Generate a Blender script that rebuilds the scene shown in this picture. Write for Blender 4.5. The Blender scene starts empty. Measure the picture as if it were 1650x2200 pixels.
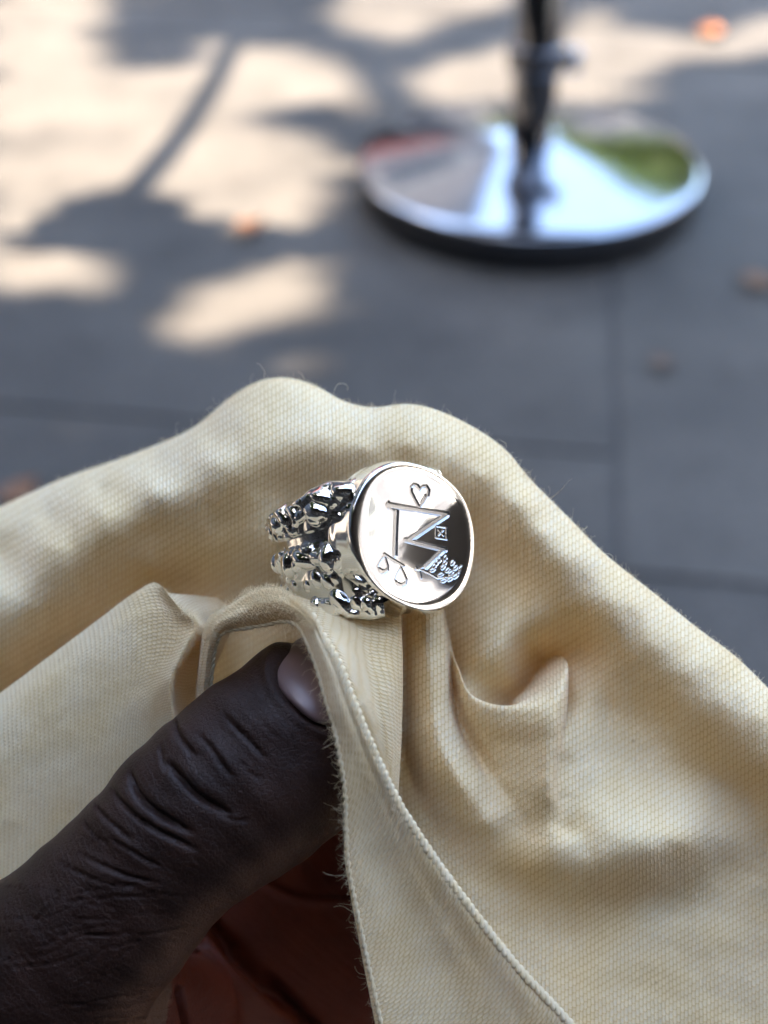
import bpy, bmesh, math, random
import numpy as np
from mathutils import Vector, Matrix

random.seed(7)
RNG = np.random.default_rng(7)
SC = bpy.context.scene
COL = SC.collection
rad = math.radians

# ------------------------------------------------------------------ camera, sky, sun, exposure
CAM_H = 0.68          # metres above the pavement
PITCH = 39.5          # degrees below the horizon
FPX = 2600.0          # focal length in pixels of the 1650 x 2200 photograph
D0 = 0.142            # metres to the ring

cam_data = bpy.data.cameras.new('camera')
cam = bpy.data.objects.new('camera', cam_data)
COL.objects.link(cam)
cam.location = (0, 0, CAM_H)
cam.rotation_euler = (rad(90 - PITCH), 0, 0)
cam_data.sensor_fit = 'VERTICAL'
cam_data.sensor_height = 24.0
cam_data.lens = FPX / 2200.0 * 24.0
cam_data.clip_start = 0.01
cam_data.clip_end = 2000
cam_data.dof.use_dof = True
cam_data.dof.focus_distance = D0 + 0.002
cam_data.dof.aperture_fstop = cam_data.lens / 3.1      # a 3.1 mm wide pupil
SC.camera = cam

SUN_DIR = Vector((-0.76, -0.12, 0.64)).normalized()     # towards the sun
sun_el = math.asin(SUN_DIR.z)
sun_az = math.atan2(SUN_DIR.x, SUN_DIR.y)               # clockwise from +Y

world = bpy.data.worlds.new('World')
SC.world = world
world.use_nodes = True
wn, wl = world.node_tree.nodes, world.node_tree.links
bgn = wn['Background']
sky = wn.new('ShaderNodeTexSky')
sky.sky_type = 'NISHITA'
sky.sun_disc = False
sky.sun_elevation = sun_el
sky.sun_rotation = sun_az
sky.air_density = 1.0
sky.dust_density = 2.8
sky.ozone_density = 0.3
wl.new(sky.outputs[0], bgn.inputs[0])
bgn.inputs[1].default_value = 0.10

sun_data = bpy.data.lights.new('sun', 'SUN')
sun_data.energy = 3.0
sun_data.angle = rad(0.53)
sun_data.color = (1.0, 0.85, 0.70)
sun = bpy.data.objects.new('sun', sun_data)
COL.objects.link(sun)
sun.rotation_euler = SUN_DIR.to_track_quat('Z', 'Y').to_euler()

SC.view_settings.view_transform = 'Standard'
SC.view_settings.look = 'None'
SC.view_settings.gamma = 1.0
SC.view_settings.use_curve_mapping = False
SC.view_settings.exposure = 4.24
SC.cycles.use_denoising = True
SC.cycles.max_bounces = 8
SC.cycles.diffuse_bounces = 7
SC.cycles.glossy_bounces = 5
SC.cycles.transmission_bounces = 3
SC.cycles.sample_clamp_indirect = 6.0
SC.cycles.caustics_reflective = True

# ------------------------------------------------------------------ helpers
cP, sP = math.cos(rad(PITCH)), math.sin(rad(PITCH))
ORG = np.array([0, 0, CAM_H])
RIGHT = np.array([1.0, 0, 0])
UP = np.array([0, sP, cP])
FWD = np.array([0, cP, -sP])


def P(px, py, z):
    """world point of the hand-held group: z in mm, positive towards the viewer from the ring's face"""
    px, py, z = np.asarray(px, float), np.asarray(py, float), np.asarray(z, float)
    d = D0 - z * 1e-3
    x = (px - 825.0) / FPX * d
    y = (1100.0 - py) / FPX * d
    return ORG + x[..., None] * RIGHT + y[..., None] * UP + d[..., None] * FWD


def to_px(w):
    r = np.asarray(w) - ORG
    d = r @ FWD
    return 825 + (r @ RIGHT) / d * FPX, 1100 - (r @ UP) / d * FPX, (D0 - d) * 1e3


def ground(px, py, h=0.0):
    v = RIGHT * ((px - 825) / FPX) + UP * ((1100 - py) / FPX) + FWD
    t = (h - CAM_H) / v[2]
    return ORG + v * t


def mesh_obj(name, verts, faces, mat=None, parent=None, smooth=True, uv=None, origin=None):
    verts = np.asarray(verts, float)
    me = bpy.data.meshes.new(name)
    o0 = np.zeros(3) if origin is None else np.asarray(origin, float)
    me.from_pydata((verts - o0).tolist(), [], faces.tolist() if hasattr(faces, 'tolist') else faces)
    if smooth:
        me.polygons.foreach_set('use_smooth', np.ones(len(me.polygons), bool))
    if uv is not None:
        lay = me.uv_layers.new(name='UVMap')
        li = np.empty(len(me.loops), np.int32)
        me.loops.foreach_get('vertex_index', li)
        lay.data.foreach_set('uv', np.asarray(uv, np.float32)[li].ravel())
    me.update()
    o = bpy.data.objects.new(name, me)
    COL.objects.link(o)
    if mat:
        me.materials.append(mat)
    if parent is not None:
        o.parent = parent
        if origin is None:
            o.matrix_parent_inverse = parent_matrix(parent).inverted()
        else:
            o.location = parent_matrix(parent).inverted() @ Vector(o0)
    else:
        o.location = o0
    return o


def parent_matrix(o):
    m = o.matrix_basis.copy()
    while o.parent is not None:
        m = o.parent.matrix_basis @ o.matrix_parent_inverse @ m
        o = o.parent
    return m


def empty(name, loc, label=None, cat=None, group=None):
    o = bpy.data.objects.new(name, None)
    o.empty_display_size = 0.01
    COL.objects.link(o)
    o.location = loc
    tag(o, label, cat, group)
    return o


def tag(o, label=None, cat=None, group=None, kind=None):
    if label: o['label'] = label
    if cat: o['category'] = cat
    if group: o['group'] = group
    if kind: o['kind'] = kind
    return o


def grid_faces(nu, nv, wrap_u=False, wrap_v=False, off=0):
    i = np.arange(nu if wrap_u else nu - 1)
    j = np.arange(nv if wrap_v else nv - 1)
    I, J = np.meshgrid(i, j, indexing='ij')
    I2, J2 = (I + 1) % nu, (J + 1) % nv
    f = np.stack([I * nv + J, I2 * nv + J, I2 * nv + J2, I * nv + J2], -1).reshape(-1, 4)
    return f + off


def spline(pts, n, closed=False):
    """Catmull-Rom through pts (k, ...) sampled at n uniform parameters"""
    pts = np.asarray(pts, float)
    k = len(pts)
    if closed:
        t = np.linspace(0, k, n, endpoint=False)
        i = np.floor(t).astype(int)
        f = t - i
        p0, p1, p2, p3 = (pts[(i + o) % k] for o in (-1, 0, 1, 2))
    else:
        t = np.linspace(0, k - 1, n)
        i = np.minimum(np.floor(t).astype(int), k - 2)
        f = t - i
        ext = np.concatenate([2 * pts[:1] - pts[1:2], pts, 2 * pts[-1:] - pts[-2:-1]])
        p0, p1, p2, p3 = (ext[i + o] for o in (0, 1, 2, 3))
    f = f.reshape((-1,) + (1,) * (pts.ndim - 1))
    return 0.5 * (2 * p1 + (p2 - p0) * f + (2 * p0 - 5 * p1 + 4 * p2 - p3) * f ** 2 + (3 * p1 - p0 - 3 * p2 + p3) * f ** 3)


def loft(rails, nu, nv):
    """rails: list of equally long point lists -> (nu, nv, 3)"""
    a = np.asarray(rails, float)
    a = spline(a, nu)                       # across the rails
    return np.swapaxes(spline(np.swapaxes(a, 0, 1), nv), 0, 1)


def arc_uv(g):
    du = np.zeros(g.shape[:2]); dv = np.zeros(g.shape[:2])
    du[1:] = np.cumsum(np.linalg.norm(np.diff(g, axis=0), axis=2), axis=0)
    dv[:, 1:] = np.cumsum(np.linalg.norm(np.diff(g, axis=1), axis=2), axis=1)
    return np.stack([du, dv], -1) * 1e3     # millimetres


def wobble(a, b, amp, wl, n=10, seed=0):
    r = np.random.default_rng(seed)
    o = np.zeros(np.broadcast(a, b).shape)
    for _ in range(n):
        th = r.uniform(0, 2 * np.pi); w = wl * r.uniform(0.6, 1.8); ph = r.uniform(0, 6.28)
        o += np.sin((a * np.cos(th) + b * np.sin(th)) * 2 * np.pi / w + ph)
    return o * amp / math.sqrt(n)


def smoothstep(a, b, x):
    t = np.clip((x - a) / (b - a), 0, 1)
    return t * t * (3 - 2 * t)


def seg_dist(p, poly):
    """distance of points p (n,2) to a polyline, with the parameter along it"""
    best = np.full(len(p), 1e9); par = np.zeros(len(p))
    poly = np.asarray(poly, float)
    n = len(poly) - 1
    for i in range(n):
        a, b = poly[i], poly[i + 1]
        d = b - a
        t = np.clip(((p - a) @ d) / max(d @ d, 1e-18), 0, 1)
        q = np.linalg.norm(p - (a + t[:, None] * d), axis=1)
        m = q < best
        best[m] = q[m]; par[m] = ((i + t) / n)[m]
    return best, par


# ------------------------------------------------------------------ materials
def new_mat(name):
    m = bpy.data.materials.new(name)
    m.use_nodes = True
    nt = m.node_tree
    return m, nt.nodes, nt.links, nt.nodes['Principled BSDF']


def nd(N, typ, **kw):
    n = N.new(typ)
    for k, v in kw.items():
        if k in n.inputs:
            n.inputs[k].default_value = v
        else:
            setattr(n, k, v)
    return n


def ramp(N, L, src, stops):
    r = N.new('ShaderNodeValToRGB')
    e = r.color_ramp.elements
    while len(e) < len(stops):
        e.new(0.5)
    for el, (p, c) in zip(e, stops):
        el.position = p; el.color = (*c, 1)
    L.new(src, r.inputs[0])
    return r


def plain(name, col, rough=0.6, metal=0.0, var=0.15, scale=20.0, bump=0.0, bscale=None, coords='Object'):
    m, N, L, b = new_mat(name)
    tc = N.new('ShaderNodeTexCoord')
    no = nd(N, 'ShaderNodeTexNoise', Scale=scale, Detail=6.0)
    L.new(tc.outputs[coords], no.inputs['Vector'])
    lo = tuple(c * (1 - var) for c in col); hi = tuple(min(1, c * (1 + var)) for c in col)
    r = ramp(N, L, no.outputs['Fac'], [(0.3, lo), (0.7, hi)])
    L.new(r.outputs[0], b.inputs['Base Color'])
    b.inputs['Roughness'].default_value = rough
    b.inputs['Metallic'].default_value = metal
    if bump:
        n2 = nd(N, 'ShaderNodeTexNoise', Scale=bscale or scale * 4, Detail=8.0)
        L.new(tc.outputs[coords], n2.inputs['Vector'])
        bp = nd(N, 'ShaderNodeBump', Strength=1.0, Distance=bump)
        L.new(n2.outputs['Fac'], bp.inputs['Height'])
        L.new(bp.outputs[0], b.inputs['Normal'])
    return m


def cloth_material():
    m, N, L, b = new_mat('cream_cotton')
    uv = N.new('ShaderNodeUVMap'); uv.uv_map = 'UVMap'
    wn_ = nd(N, 'ShaderNodeTexNoise', Scale=0.5, Detail=3.0)
    L.new(uv.outputs[0], wn_.inputs['Vector'])
    mul = nd(N, 'ShaderNodeVectorMath', operation='MULTIPLY_ADD')
    L.new(wn_.outputs['Color'], mul.inputs[0]); mul.inputs[1].default_value = (0.30, 0.30, 0)
    L.new(uv.outputs[0], mul.inputs[2])
    sep = N.new('ShaderNodeSeparateXYZ'); L.new(mul.outputs[0], sep.inputs[0])

    def mth(op, a, b=None):
        n = nd(N, 'ShaderNodeMath', operation=op)
        for k_, v_ in enumerate((a, b)):
            if v_ is None:
                continue
            if isinstance(v_, (int, float)):
                n.inputs[k_].default_value = v_
            else:
                L.new(v_, n.inputs[k_])
        return n.outputs[0]
    vv_ = mth('DIVIDE', sep.outputs['Y'], 0.44)
    row = mth('FLOOR', vv_)
    fv = mth('FRACT', vv_)
    uu_ = mth('ADD', mth('DIVIDE', sep.outputs['X'], 0.88), mth('MULTIPLY', row, 0.29))
    cell = mth('FLOOR', uu_)
    fu = mth('FRACT', uu_)
    hu = mth('POWER', mth('SINE', mth('MULTIPLY', fu, math.pi)), 0.45)
    hv = mth('POWER', mth('SINE', mth('MULTIPLY', fv, math.pi)), 0.6)
    cmb = N.new('ShaderNodeCombineXYZ'); L.new(cell, cmb.inputs[0]); L.new(row, cmb.inputs[1])
    wh = nd(N, 'ShaderNodeTexWhiteNoise', noise_dimensions='2D'); L.new(cmb.outputs[0], wh.inputs['Vector'])
    yarn = mth('MULTIPLY', mth('MULTIPLY', hu, hv), mth('ADD', mth('MULTIPLY', wh.outputs['Value'], 0.28), 0.72))
    fine = nd(N, 'ShaderNodeTexNoise', Scale=6.0, Detail=4.0)
    L.new(uv.outputs[0], fine.inputs['Vector'])
    big = nd(N, 'ShaderNodeTexNoise', Scale=0.12, Detail=3.0)
    L.new(uv.outputs[0], big.inputs['Vector'])
    # the weave shows more where the nap is worn, less where it is fuzzy
    vis = nd(N, 'ShaderNodeMapRange'); vis.inputs['From Min'].default_value = 0.38; vis.inputs['From Max'].default_value = 0.6
    vis.inputs['To Min'].default_value = 0.55; vis.inputs['To Max'].default_value = 1.0
    L.new(big.outputs['Fac'], vis.inputs['Value'])
    h = nd(N, 'ShaderNodeMath', operation='MULTIPLY'); L.new(yarn, h.inputs[0]); L.new(vis.outputs[0], h.inputs[1])
    h2 = nd(N, 'ShaderNodeMath', operation='MULTIPLY_ADD'); L.new(fine.outputs['Fac'], h2.inputs[0]); h2.inputs[1].default_value = 0.5
    L.new(h.outputs[0], h2.inputs[2])
    bp = nd(N, 'ShaderNodeBump', Strength=0.8, Distance=0.00013)
    L.new(h2.outputs[0], bp.inputs['Height'])
    col = ramp(N, L, h.outputs[0], [(0.0, (0.64, 0.44, 0.18)), (0.32, (0.945, 0.777, 0.46)), (1.0, (0.97, 0.868, 0.645))])
    var = nd(N, 'ShaderNodeMix', data_type='RGBA', blend_type='MULTIPLY')
    var.inputs['Factor'].default_value = 1.0
    r2 = ramp(N, L, fine.outputs['Fac'], [(0.3, (0.93, 0.92, 0.90)), (0.7, (1, 1, 1))])
    L.new(col.outputs[0], var.inputs['A']); L.new(r2.outputs[0], var.inputs['B'])
    # brown flecks of seed husk and a few slubs
    fk = nd(N, 'ShaderNodeTexVoronoi', Scale=0.16); L.new(mul.outputs[0], fk.inputs['Vector'])
    fm = nd(N, 'ShaderNodeMapRange'); fm.inputs['From Min'].default_value = 0.02; fm.inputs['From Max'].default_value = 0.055
    fm.inputs['To Min'].default_value = 0.55; fm.inputs['To Max'].default_value = 0.0
    L.new(fk.outputs['Distance'], fm.inputs['Value'])
    fx = nd(N, 'ShaderNodeMix', data_type='RGBA'); fx.inputs['B'].default_value = (0.36, 0.22, 0.10, 1)
    L.new(fm.outputs[0], fx.inputs['Factor']); L.new(var.outputs['Result'], fx.inputs['A'])
    L.new(fx.outputs['Result'], b.inputs['Base Color'])
    b.inputs['Roughness'].default_value = 0.95
    b.inputs['Specular IOR Level'].default_value = 0.1
    b.inputs['Sheen Weight'].default_value = 0.25
    b.inputs['Sheen Roughness'].default_value = 0.5
    L.new(bp.outputs[0], b.inputs['Normal'])
    tr = N.new('ShaderNodeBsdfTranslucent'); tr.inputs[0].default_value = (0.88, 0.62, 0.32, 1)
    L.new(bp.outputs[0], tr.inputs['Normal'])
    mx = N.new('ShaderNodeMixShader'); mx.inputs[0].default_value = 0.24
    L.new(b.outputs[0], mx.inputs[1]); L.new(tr.outputs[0], mx.inputs[2])
    L.new(mx.outputs[0], N['Material Output'].inputs['Surface'])
    return m


def fibre_material():
    m, N, L, b = new_mat('cotton_fibre')
    tc = N.new('ShaderNodeTexCoord')
    no = nd(N, 'ShaderNodeTexNoise', Scale=900.0)
    L.new(tc.outputs['Object'], no.inputs['Vector'])
    r = ramp(N, L, no.outputs['Fac'], [(0.3, (0.90, 0.75, 0.46)), (0.7, (0.95, 0.85, 0.62))])
    L.new(r.outputs[0], b.inputs['Base Color'])
    b.inputs['Roughness'].default_value = 0.9
    tr = N.new('ShaderNodeBsdfTranslucent'); tr.inputs[0].default_value = (0.8, 0.7, 0.5, 1)
    mx = N.new('ShaderNodeMixShader'); mx.inputs[0].default_value = 0.35
    L.new(b.outputs[0], mx.inputs[1]); L.new(tr.outputs[0], mx.inputs[2])
    L.new(mx.outputs[0], N['Material Output'].inputs['Surface'])
    return m


def skin_material():
    m, N, L, b = new_mat('dark_skin')
    tc = N.new('ShaderNodeTexCoord')
    at = N.new('ShaderNodeAttribute'); at.attribute_name = 'palmar'
    an = N.new('ShaderNodeUVMap'); an.uv_map = 'UVMap'
    no = nd(N, 'ShaderNodeTexNoise', Scale=150.0, Detail=6.0)
    L.new(tc.outputs['Object'], no.inputs['Vector'])
    dors = ramp(N, L, no.outputs['Fac'], [(0.3, (0.0140, 0.0056, 0.0034)), (0.7, (0.0275, 0.0120, 0.0078))])
    palm = ramp(N, L, no.outputs['Fac'], [(0.3, (0.082, 0.0145, 0.0055)), (0.7, (0.112, 0.0215, 0.0085))])
    mx = nd(N, 'ShaderNodeMix', data_type='RGBA')
    edge_ = ramp(N, L, no.outputs['Fac'], [(0.3, (0.105, 0.050, 0.027)), (0.7, (0.15, 0.072, 0.038))])
    f1 = nd(N, 'ShaderNodeMapRange'); f1.inputs['From Max'].default_value = 0.5; L.new(at.outputs['Fac'], f1.inputs['Value'])
    f2 = nd(N, 'ShaderNodeMapRange'); f2.inputs['From Min'].default_value = 0.5; L.new(at.outputs['Fac'], f2.inputs['Value'])
    m1 = nd(N, 'ShaderNodeMix', data_type='RGBA')
    L.new(f1.outputs[0], m1.inputs['Factor']); L.new(dors.outputs[0], m1.inputs['A']); L.new(edge_.outputs[0], m1.inputs['B'])
    L.new(f2.outputs[0], mx.inputs['Factor']); L.new(m1.outputs['Result'], mx.inputs['A']); L.new(palm.outputs[0], mx.inputs['B'])
    L.new(mx.outputs['Result'], b.inputs['Base Color'])
    # fine wrinkles: stretched across the thumb
    mp = N.new('ShaderNodeMapping'); mp.inputs['Scale'].default_value = (1.9, 0.33, 1)
    L.new(an.outputs[0], mp.inputs[0])
    wr = nd(N, 'ShaderNodeTexNoise', Scale=1.0, Detail=6.0, Roughness=0.65, Distortion=0.8)
    L.new(mp.outputs[0], wr.inputs['Vector'])
    vo = nd(N, 'ShaderNodeTexVoronoi', Scale=1700.0, feature='DISTANCE_TO_EDGE')
    L.new(tc.outputs['Object'], vo.inputs['Vector'])
    vr = nd(N, 'ShaderNodeMath', operation='MINIMUM'); L.new(vo.outputs['Distance'], vr.inputs[0]); vr.inputs[1].default_value = 0.12
    ad = nd(N, 'ShaderNodeMath', operation='MULTIPLY_ADD'); L.new(vr.outputs[0], ad.inputs[0]); ad.inputs[1].default_value = 1.3
    L.new(wr.outputs['Fac'], ad.inputs[2])
    bp = nd(N, 'ShaderNodeBump', Strength=0.9, Distance=0.00019)
    L.new(ad.outputs[0], bp.inputs['Height'])
    L.new(bp.outputs[0], b.inputs['Normal'])
    b.inputs['Roughness'].default_value = 0.44
    b.inputs['Specular IOR Level'].default_value = 0.22
    b.inputs['Subsurface Weight'].default_value = 0.0
    b.inputs['Subsurface Radius'].default_value = (0.002, 0.0006, 0.0003)
    b.inputs['Subsurface Scale'].default_value = 1.0
    return m


def silver_material():
    m, N, L, b = new_mat('polished_silver')
    tc = N.new('ShaderNodeTexCoord')
    no = nd(N, 'ShaderNodeTexNoise', Scale=260.0, Detail=5.0)
    L.new(tc.outputs['Object'], no.inputs['Vector'])
    r = nd(N, 'ShaderNodeMapRange'); r.inputs['To Min'].default_value = 0.03; r.inputs['To Max'].default_value = 0.10
    L.new(no.outputs['Fac'], r.inputs['Value']); L.new(r.outputs[0], b.inputs['Roughness'])
    sc_ = N.new('ShaderNodeMapping'); sc_.inputs['Scale'].default_value = (300, 6000, 6000); sc_.inputs['Rotation'].default_value = (0.3, 0.7, 0.5)
    L.new(tc.outputs['Object'], sc_.inputs[0])
    n2 = nd(N, 'ShaderNodeTexNoise', Scale=1.0, Detail=2.0)
    L.new(sc_.outputs[0], n2.inputs['Vector'])
    bp = nd(N, 'ShaderNodeBump', Strength=0.25, Distance=0.000004)
    L.new(n2.outputs['Fac'], bp.inputs['Height']); L.new(bp.outputs[0], b.inputs['Normal'])
    b.inputs['Base Color'].default_value = (0.93, 0.92, 0.90, 1)
    b.inputs['Metallic'].default_value = 1.0
    return m


def oxid_material():
    m = M_SILVER.copy(); m.name = 'oxidised_silver'
    N, L = m.node_tree.nodes, m.node_tree.links
    b = N['Principled BSDF']
    at = N.new('ShaderNodeAttribute'); at.attribute_name = 'tarnish'
    r = ramp(N, L, at.outputs['Fac'], [(0.0, (0.93, 0.92, 0.90)), (1.0, (0.70, 0.69, 0.66))])
    L.new(r.outputs[0], b.inputs['Base Color'])
    q = nd(N, 'ShaderNodeMapRange'); q.inputs['To Min'].default_value = 0.05; q.inputs['To Max'].default_value = 0.22
    L.new(at.outputs['Fac'], q.inputs['Value']); L.new(q.outputs[0], b.inputs['Roughness'])
    return m


M_CLOTH = cloth_material()
M_FIBRE = fibre_material()
M_SKIN = skin_material()
M_SILVER = silver_material()
M_OXID = oxid_material()
M_ENGRAVE = plain('engraved_silver', (0.50, 0.49, 0.47), 0.26, 1.0, var=0.04, scale=3000)
M_NAIL = plain('nail', (0.135, 0.088, 0.082), 0.36, var=0.12, scale=250)
M_CHROME = plain('chrome', (0.42, 0.43, 0.45), 0.11, 1.0, var=0.03, scale=30)
M_DCHROME = plain('darkened_chrome', (0.17, 0.17, 0.18), 0.12, 1.0, var=0.05, scale=30)  # same chrome, its dark mirrored surroundings put into the base colour
M_BLACK = plain('rim_shadow_black', (0.018, 0.019, 0.022), 0.6)  # black stands for the rim's dark reflection and contact shadow
M_JOINT = plain('slab_bedding', (0.066, 0.063, 0.058), 0.95, var=0.3, scale=60)
M_BARK = plain('bark', (0.09, 0.07, 0.05), 0.9, var=0.3, scale=8, bump=0.02)
M_FALLEN = plain('dry_leaf', (0.30, 0.12, 0.045), 0.7, var=0.25, scale=60)


def slab_material():
    m, N, L, b = new_mat('pavement_slab')
    tc = N.new('ShaderNodeTexCoord')
    geo = N.new('ShaderNodeNewGeometry')
    no = nd(N, 'ShaderNodeTexNoise', Scale=5.0, Detail=6.0)
    L.new(geo.outputs['Position'], no.inputs['Vector'])
    gr = nd(N, 'ShaderNodeTexNoise', Scale=160.0, Detail=4.0)
    L.new(geo.outputs['Position'], gr.inputs['Vector'])
    c1 = ramp(N, L, no.outputs['Fac'], [(0.3, (0.0385, 0.035, 0.0295)), (0.7, (0.077, 0.0695, 0.0585))])
    c2 = ramp(N, L, gr.outputs['Fac'], [(0.3, (0.6, 0.6, 0.6)), (0.7, (1.25, 1.25, 1.25))])
    oi = N.new('ShaderNodeObjectInfo')
    tone = nd(N, 'ShaderNodeMapRange'); tone.inputs['To Min'].default_value = 0.86; tone.inputs['To Max'].default_value = 1.16
    L.new(oi.outputs['Random'], tone.inputs['Value'])
    st = nd(N, 'ShaderNodeTexNoise', Scale=11.0, Detail=3.0); L.new(geo.outputs['Position'], st.inputs['Vector'])
    sr = ramp(N, L, st.outputs['Fac'], [(0.30, (0.72, 0.70, 0.68)), (0.45, (1, 1, 1))])
    sx = nd(N, 'ShaderNodeMix', data_type='RGBA', blend_type='MULTIPLY'); sx.inputs['Factor'].default_value = 1
    L.new(c1.outputs[0], sx.inputs['A']); L.new(sr.outputs[0], sx.inputs['B'])
    sy = nd(N, 'ShaderNodeVectorMath', operation='SCALE'); L.new(sx.outputs['Result'], sy.inputs[0]); L.new(tone.outputs[0], sy.inputs['Scale'])
    mx = nd(N, 'ShaderNodeMix', data_type='RGBA', blend_type='MULTIPLY'); mx.inputs['Factor'].default_value = 1
    L.new(sy.outputs[0], mx.inputs['A']); L.new(c2.outputs[0], mx.inputs['B'])
    L.new(mx.outputs['Result'], b.inputs['Base Color'])
    b.inputs['Roughness'].default_value = 0.8
    bp = nd(N, 'ShaderNodeBump', Strength=0.5, Distance=0.002)
    L.new(gr.outputs['Fac'], bp.inputs['Height']); L.new(bp.outputs[0], b.inputs['Normal'])
    return m


def leaf_material(name, c0, c1, trans=0.35):
    m, N, L, b = new_mat(name)
    geo = N.new('ShaderNodeNewGeometry')
    no = nd(N, 'ShaderNodeTexNoise', Scale=4.0, Detail=5.0)
    L.new(geo.outputs['Position'], no.inputs['Vector'])
    r = ramp(N, L, no.outputs['Fac'], [(0.3, c0), (0.7, c1)])
    L.new(r.outputs[0], b.inputs['Base Color'])
    b.inputs['Roughness'].default_value = 0.5
    tr = N.new('ShaderNodeBsdfTranslucent')
    L.new(r.outputs[0], tr.inputs[0])
    mx = N.new('ShaderNodeMixShader'); mx.inputs[0].default_value = trans
    L.new(b.outputs[0], mx.inputs[1]); L.new(tr.outputs[0], mx.inputs[2])
    L.new(mx.outputs[0], N['Material Output'].inputs['Surface'])
    return m


M_SLAB = slab_material()
M_LEAF = leaf_material('tree_leaf', (0.04, 0.075, 0.015), (0.08, 0.13, 0.03), 0.05)
M_LEAF2 = leaf_material('tree_leaf_bright', (0.055, 0.095, 0.02), (0.11, 0.165, 0.04), 0.35)

# ------------------------------------------------------------------ ground and pavement slabs
g = mesh_obj('ground', [(-400, -400, -0.0035), (400, -400, -0.0035), (400, 400, -0.0035), (-400, 400, -0.0035)], [(0, 1, 2, 3)], M_JOINT, smooth=False)
tag(g, kind='structure')
pav = bpy.data.objects.new('pavement', None); COL.objects.link(pav); tag(pav, kind='structure')

# joints read from the photograph: the courses run slightly askew
a0, a1 = ground(0, 872), ground(1320, 978)
ang = math.atan2(a1[1] - a0[1], a1[0] - a0[0])
dirx = np.array([math.cos(ang), math.sin(ang), 0]); diry = np.array([-math.sin(ang), math.cos(ang), 0])
corner = ground(1322, 978)
corner_r = ground(1500, 1248)
SL_W, SL_D = 1.10, 1.25


def slab_mesh(w, d):
    bm = bmesh.new()
    bmesh.ops.create_cube(bm, size=1)
    bmesh.ops.scale(bm, vec=(w - 0.003, d - 0.003, 0.06), verts=bm.verts)
    bmesh.ops.bevel(bm, geom=[e for e in bm.edges], offset=0.0025, segments=2, affect='EDGES')
    me = bpy.data.meshes.new('slab'); bm.to_mesh(me); bm.free()
    me.materials.append(M_SLAB)
    return me


slab_me = slab_mesh(SL_W, SL_D)
off_r = float((corner_r - corner) @ diry)
for col in range(-5, 6):
    offy = 0.0 if col < 0 else off_r if col == 0 else (off_r * (col + 1)) % SL_D
    if col < -1:
        offy = (0.37 * col) % SL_D
    for row in range(-4, 9):
        c = corner + dirx * ((col + 0.5) * SL_W) + diry * (offy + (row + 0.5) * SL_D)
        o = bpy.data.objects.new('slab', slab_me); COL.objects.link(o)
        o.parent = pav
        o.location = (c[0], c[1], -0.03 + random.uniform(-0.0015, 0.0))
        o.rotation_euler = (random.uniform(-.001, .001), random.uniform(-.001, .001), ang)

# ------------------------------------------------------------------ cafe table with chrome pedestal
TB = ground(1137, 331, 0.052)
table = empty('cafe_table', (TB[0], TB[1], 0), 'round cafe table standing on a mirror-bright chrome disc foot and thin pole', 'table')
R_B = 0.217


def lathe(prof, n=96):
    prof = np.asarray(prof, float)
    th = np.linspace(0, 2 * np.pi, n, endpoint=False)
    v = np.stack([prof[None, :, 0] * np.cos(th)[:, None], prof[None, :, 0] * np.sin(th)[:, None],
                  np.broadcast_to(prof[None, :, 1], (n, len(prof)))], -1)
    return v.reshape(-1, 3), grid_faces(n, len(prof), wrap_u=True)


def lathe_obj(name, prof, mat, parent, n=96, loc=(0, 0, 0)):
    v, f = lathe(prof, n)
    me = bpy.data.meshes.new(name); me.from_pydata(v.tolist(), [], f.tolist())
    me.polygons.foreach_set('use_smooth', np.ones(len(me.polygons), bool)); me.materials.append(mat)
    o = bpy.data.objects.new(name, me); COL.objects.link(o); o.parent = parent; o.location = loc
    return o


cone = [(0.0005, 0.076), (0.03, 0.076)]
for t in np.linspace(0.08, 1, 16):
    r_ = 0.03 + (R_B - 0.006 - 0.03) * t
    cone.append((r_, 0.076 - 0.030 * t ** 1.1))
foot = lathe_obj('foot_plate', cone + [(R_B - 0.002, 0.0445), (R_B, 0.0435), (R_B, 0.0420), (R_B - 0.002, 0.0412), (0.001, 0.0412)], M_CHROME, table, 160)
lathe_obj('shaded_rim', [(R_B - 0.0055, 0.0410), (R_B - 0.0005, 0.0405), (R_B, 0.038), (R_B, 0.003), (R_B - 0.004, 0.0005), (0.001, 0.0005)], M_BLACK, table, 160)  # side of the foot, with dark reflection and contact shadow put into its colour
lathe_obj('pole', [(0.028, 0.074), (0.028, 0.700), (0.0005, 0.700)], M_DCHROME, table, 48)
lathe_obj('collar', [(0.0282, 0.160), (0.034, 0.161), (0.036, 0.166), (0.036, 0.186), (0.034, 0.191), (0.0282, 0.192)], M_DCHROME, table, 48)
kn = lathe_obj('knob', [(0.0005, 0.0), (0.007, 0.0), (0.007, 0.006), (0.013, 0.008), (0.015, 0.012), (0.015, 0.018), (0.012, 0.022), (0.0005, 0.023)], M_CHROME, table, 32, (0.030, -0.012, 0.176))
kn.rotation_euler = (0, rad(90), rad(-20))
lathe_obj('table_top', [(0.0005, 0.700), (0.29, 0.700), (0.30, 0.705), (0.30, 0.720), (0.295, 0.725), (0.0005, 0.725)],
          plain('table_laminate', (0.30, 0.29, 0.28), 0.35), table, 96)

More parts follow.
